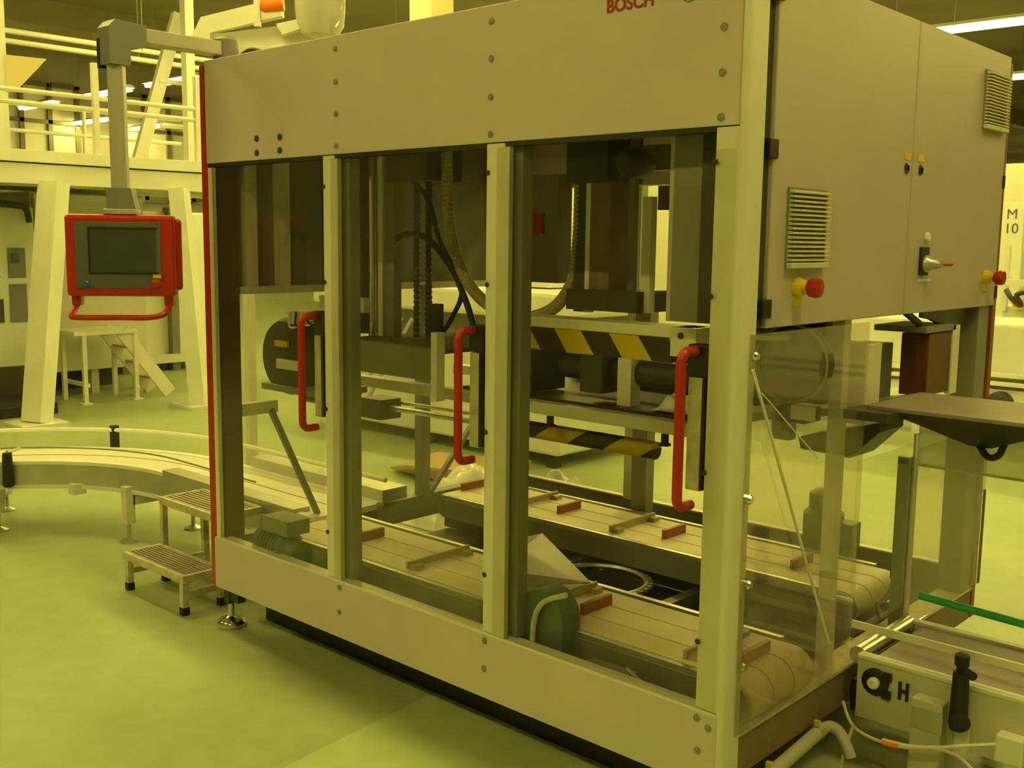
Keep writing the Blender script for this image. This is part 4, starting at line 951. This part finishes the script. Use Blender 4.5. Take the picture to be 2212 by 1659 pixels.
# ================================================================== BACKGROUND behind / right
wb = thing('white_conveyor_line', 'long cream enclosed conveyor line running behind the machine', 'conveyor', (0.0, 7.0, 0))
B().box(-2.8, 6.0, 6.6, 7.6, 0.55, 0.99, 0.02).build('enclosure', 'cream', wb)
for z in (0.50, 0.57): B().box(-2.8, 6.0, 6.52, 6.58, z, z + 0.035, 0.005).build('guide_rail', 'white', wb)
B().box(-2.8, 6.0, 6.55, 7.5, 0.40, 0.47).build('belt_frame', 'profile', wb)
for x in (-2.6, -1.2, 0.2, 1.6, 3.0, 4.4): 
    for y in (6.65, 7.4): B().box(x, x + 0.07, y, y + 0.07, 0, 0.42).build('leg', 'profile', wb)
b = B(); b.lathe((0.95, 6.55, 0.36), (0, -1, 0), [(0.10, 0), (0.10, 0.08), (0.06, 0.1)], 16); b.build('drive_motor', 'dark_metal', wb, smooth=True)
bm_ = thing('carton_machine', 'pale machine frame with railings beyond the conveyor line at the right edge', 'machine', (1.2, 8.6, 0))
B().box(0.3, 3.5, 8.4, 9.6, 0.2, 1.05, 0.02).build('body', 'cream', bm_)
B().box(0.25, 3.5, 8.35, 8.42, 1.24, 1.30).build('top_rail', 'white', bm_)
for x in (0.30, 0.52, 1.4, 2.4): B().box(x, x + 0.05, 8.36, 8.41, 1.0, 1.62).build('upright', 'white', bm_)
for x in (0.6, 1.6): B().box(x, x + 0.2, 8.8, 9.0, 0, 0.2).build('foot', 'inner_dark', bm_)
B().box(0.42, 0.75, 8.32, 8.40, 1.02, 1.12).build('yellow_cover', 'yellow', bm_)
b = B(); b.tube(spline([(0.35, 8.34, 1.20), (0.42, 8.30, 1.12), (0.50, 8.32, 1.06), (0.46, 8.3, 1.16), (0.6, 8.3, 1.2)], 5), 0.025, 8); b.build('valve_pipe', 'dark_metal', bm_, smooth=True)
# white long machine behind bays 2 / 3
lw = thing('white_wrapping_machine', 'white low machine seen through the middle and right doors', 'machine', (-2.3, 3.9, 0))
B().box(-3.7, -0.95, 3.30, 4.5, 0.10, 0.82, 0.02).build('base_body', 'cream', lw)
B().box(-3.7, -0.95, 3.25, 4.5, 1.06, 1.25, 0.03).build('upper_cover', 'white', lw)
B().box(-3.5, -1.1, 3.5, 4.4, 0.82, 1.08).build('waist', 'inner_grey', lw)
b = B(); b.prism([(-2.9, 1.26), (-1.4, 1.26), (-1.4, 1.72), (-2.0, 1.72)], 3.7, 4.4, 'y'); b.build('hood', 'white', lw)
for x in (-3.6, -2.4, -1.1):
    for y in (3.35, 4.4): B().box(x, x + 0.08, y, y + 0.08, 0, 0.12).build('foot', 'inner_dark', lw)
pa = thing('carton_stack', 'flattened brown cartons lying on the floor seen through the middle door', 'cartons', (-1.3, 2.7, 0))
for k in range(4):
    b = B(); b.box(-1.75 + 0.05 * k, -1.0 + 0.04 * k, 2.45, 3.05 - 0.03 * k, 0.02 + 0.022 * k, 0.04 + 0.022 * k, rot=Matrix.Rotation(0.12 * k, 3, 'Z')); b.build('carton', 'cardboard', pa)
for k, x in enumerate((-2.5, -2.38)):
    b = B(); b.cyl((x - 0.30, 2.75, 0.0), (x, 3.22, 1.0), 0.016, 8)
    tag(b.build('leaning_tube', 'alu'), ('thin grey tube leaning behind the middle clear door, nearer the left', 'thin grey tube leaning behind the middle clear door, nearer the right')[k], 'tube')
B_far = thing('far_cabinet_row', 'row of pale machine cabinets far back across the hall', 'cabinets', (-10, 14, 0))
for k in range(6):
    x = -16 + k * 2.6
    c = B().box(x, x + 2.3, 14.0, 15.2, 0.0, 2.2 + 0.3 * (k % 3), 0.02).build('cabinet', ('cream', 'cream_wall')[k % 2], B_far)
    B().box(x + 0.2, x + 1.0, 13.98, 14.0, 0.4, 1.9).build('cabinet_door', 'cream_wall', c)
# far wall with gridded windows and ceiling steelwork
for k in range(4):
    y = 4.0 + 4.2 * k
    w = struct(B().box(-25.1, -25.0, y, y + 3.2, 2.6, 5.6).build('window_%d' % (k + 1), 'cream_wall'))
    for j in range(5): B().box(-25.0, -24.92, y + 0.05 + j * 0.75, y + 0.17 + j * 0.75, 2.6, 5.6).build('mullion', 'window_dark', w)
    for j in range(4): B().box(-25.0, -24.92, y, y + 3.2, 2.65 + j * 0.95, 2.75 + j * 0.95).build('transom', 'window_dark', w)
struct(B().box(-25.4, -25.1, -6, 22, 0, 6.4).build('wall_partition', 'concrete'))
for k, (z, l) in enumerate(((3.915, 'upper cream pipe running overhead at the upper left'), (3.80, 'lower cream pipe running overhead at the upper left'))):
    t = thing('overhead_pipe', l, 'pipe', (-9.0, 3, z))
    b = B(); b.cyl((-9.0, -6, z), (-9.0, 8, z), 0.032, 12); b.build('pipe', 'cream', t, smooth=True)
    for y in (-4, 0, 4.6, 7.5):
        b = B(); b.cyl((-9.0 - 0.05 * (k * 2 - 1), y, z), (-9.0 - 0.05 * (k * 2 - 1), y, ZC), 0.008, 6); b.build('hanger', 'steel', t)
for k, x in enumerate((-19, -9.5, -0.5, 8)):
    struct(B().box(x, x + 0.3, Y0, Y1, ZC - 0.5, ZC).build('trim_%d' % (k + 5), 'ceil'))
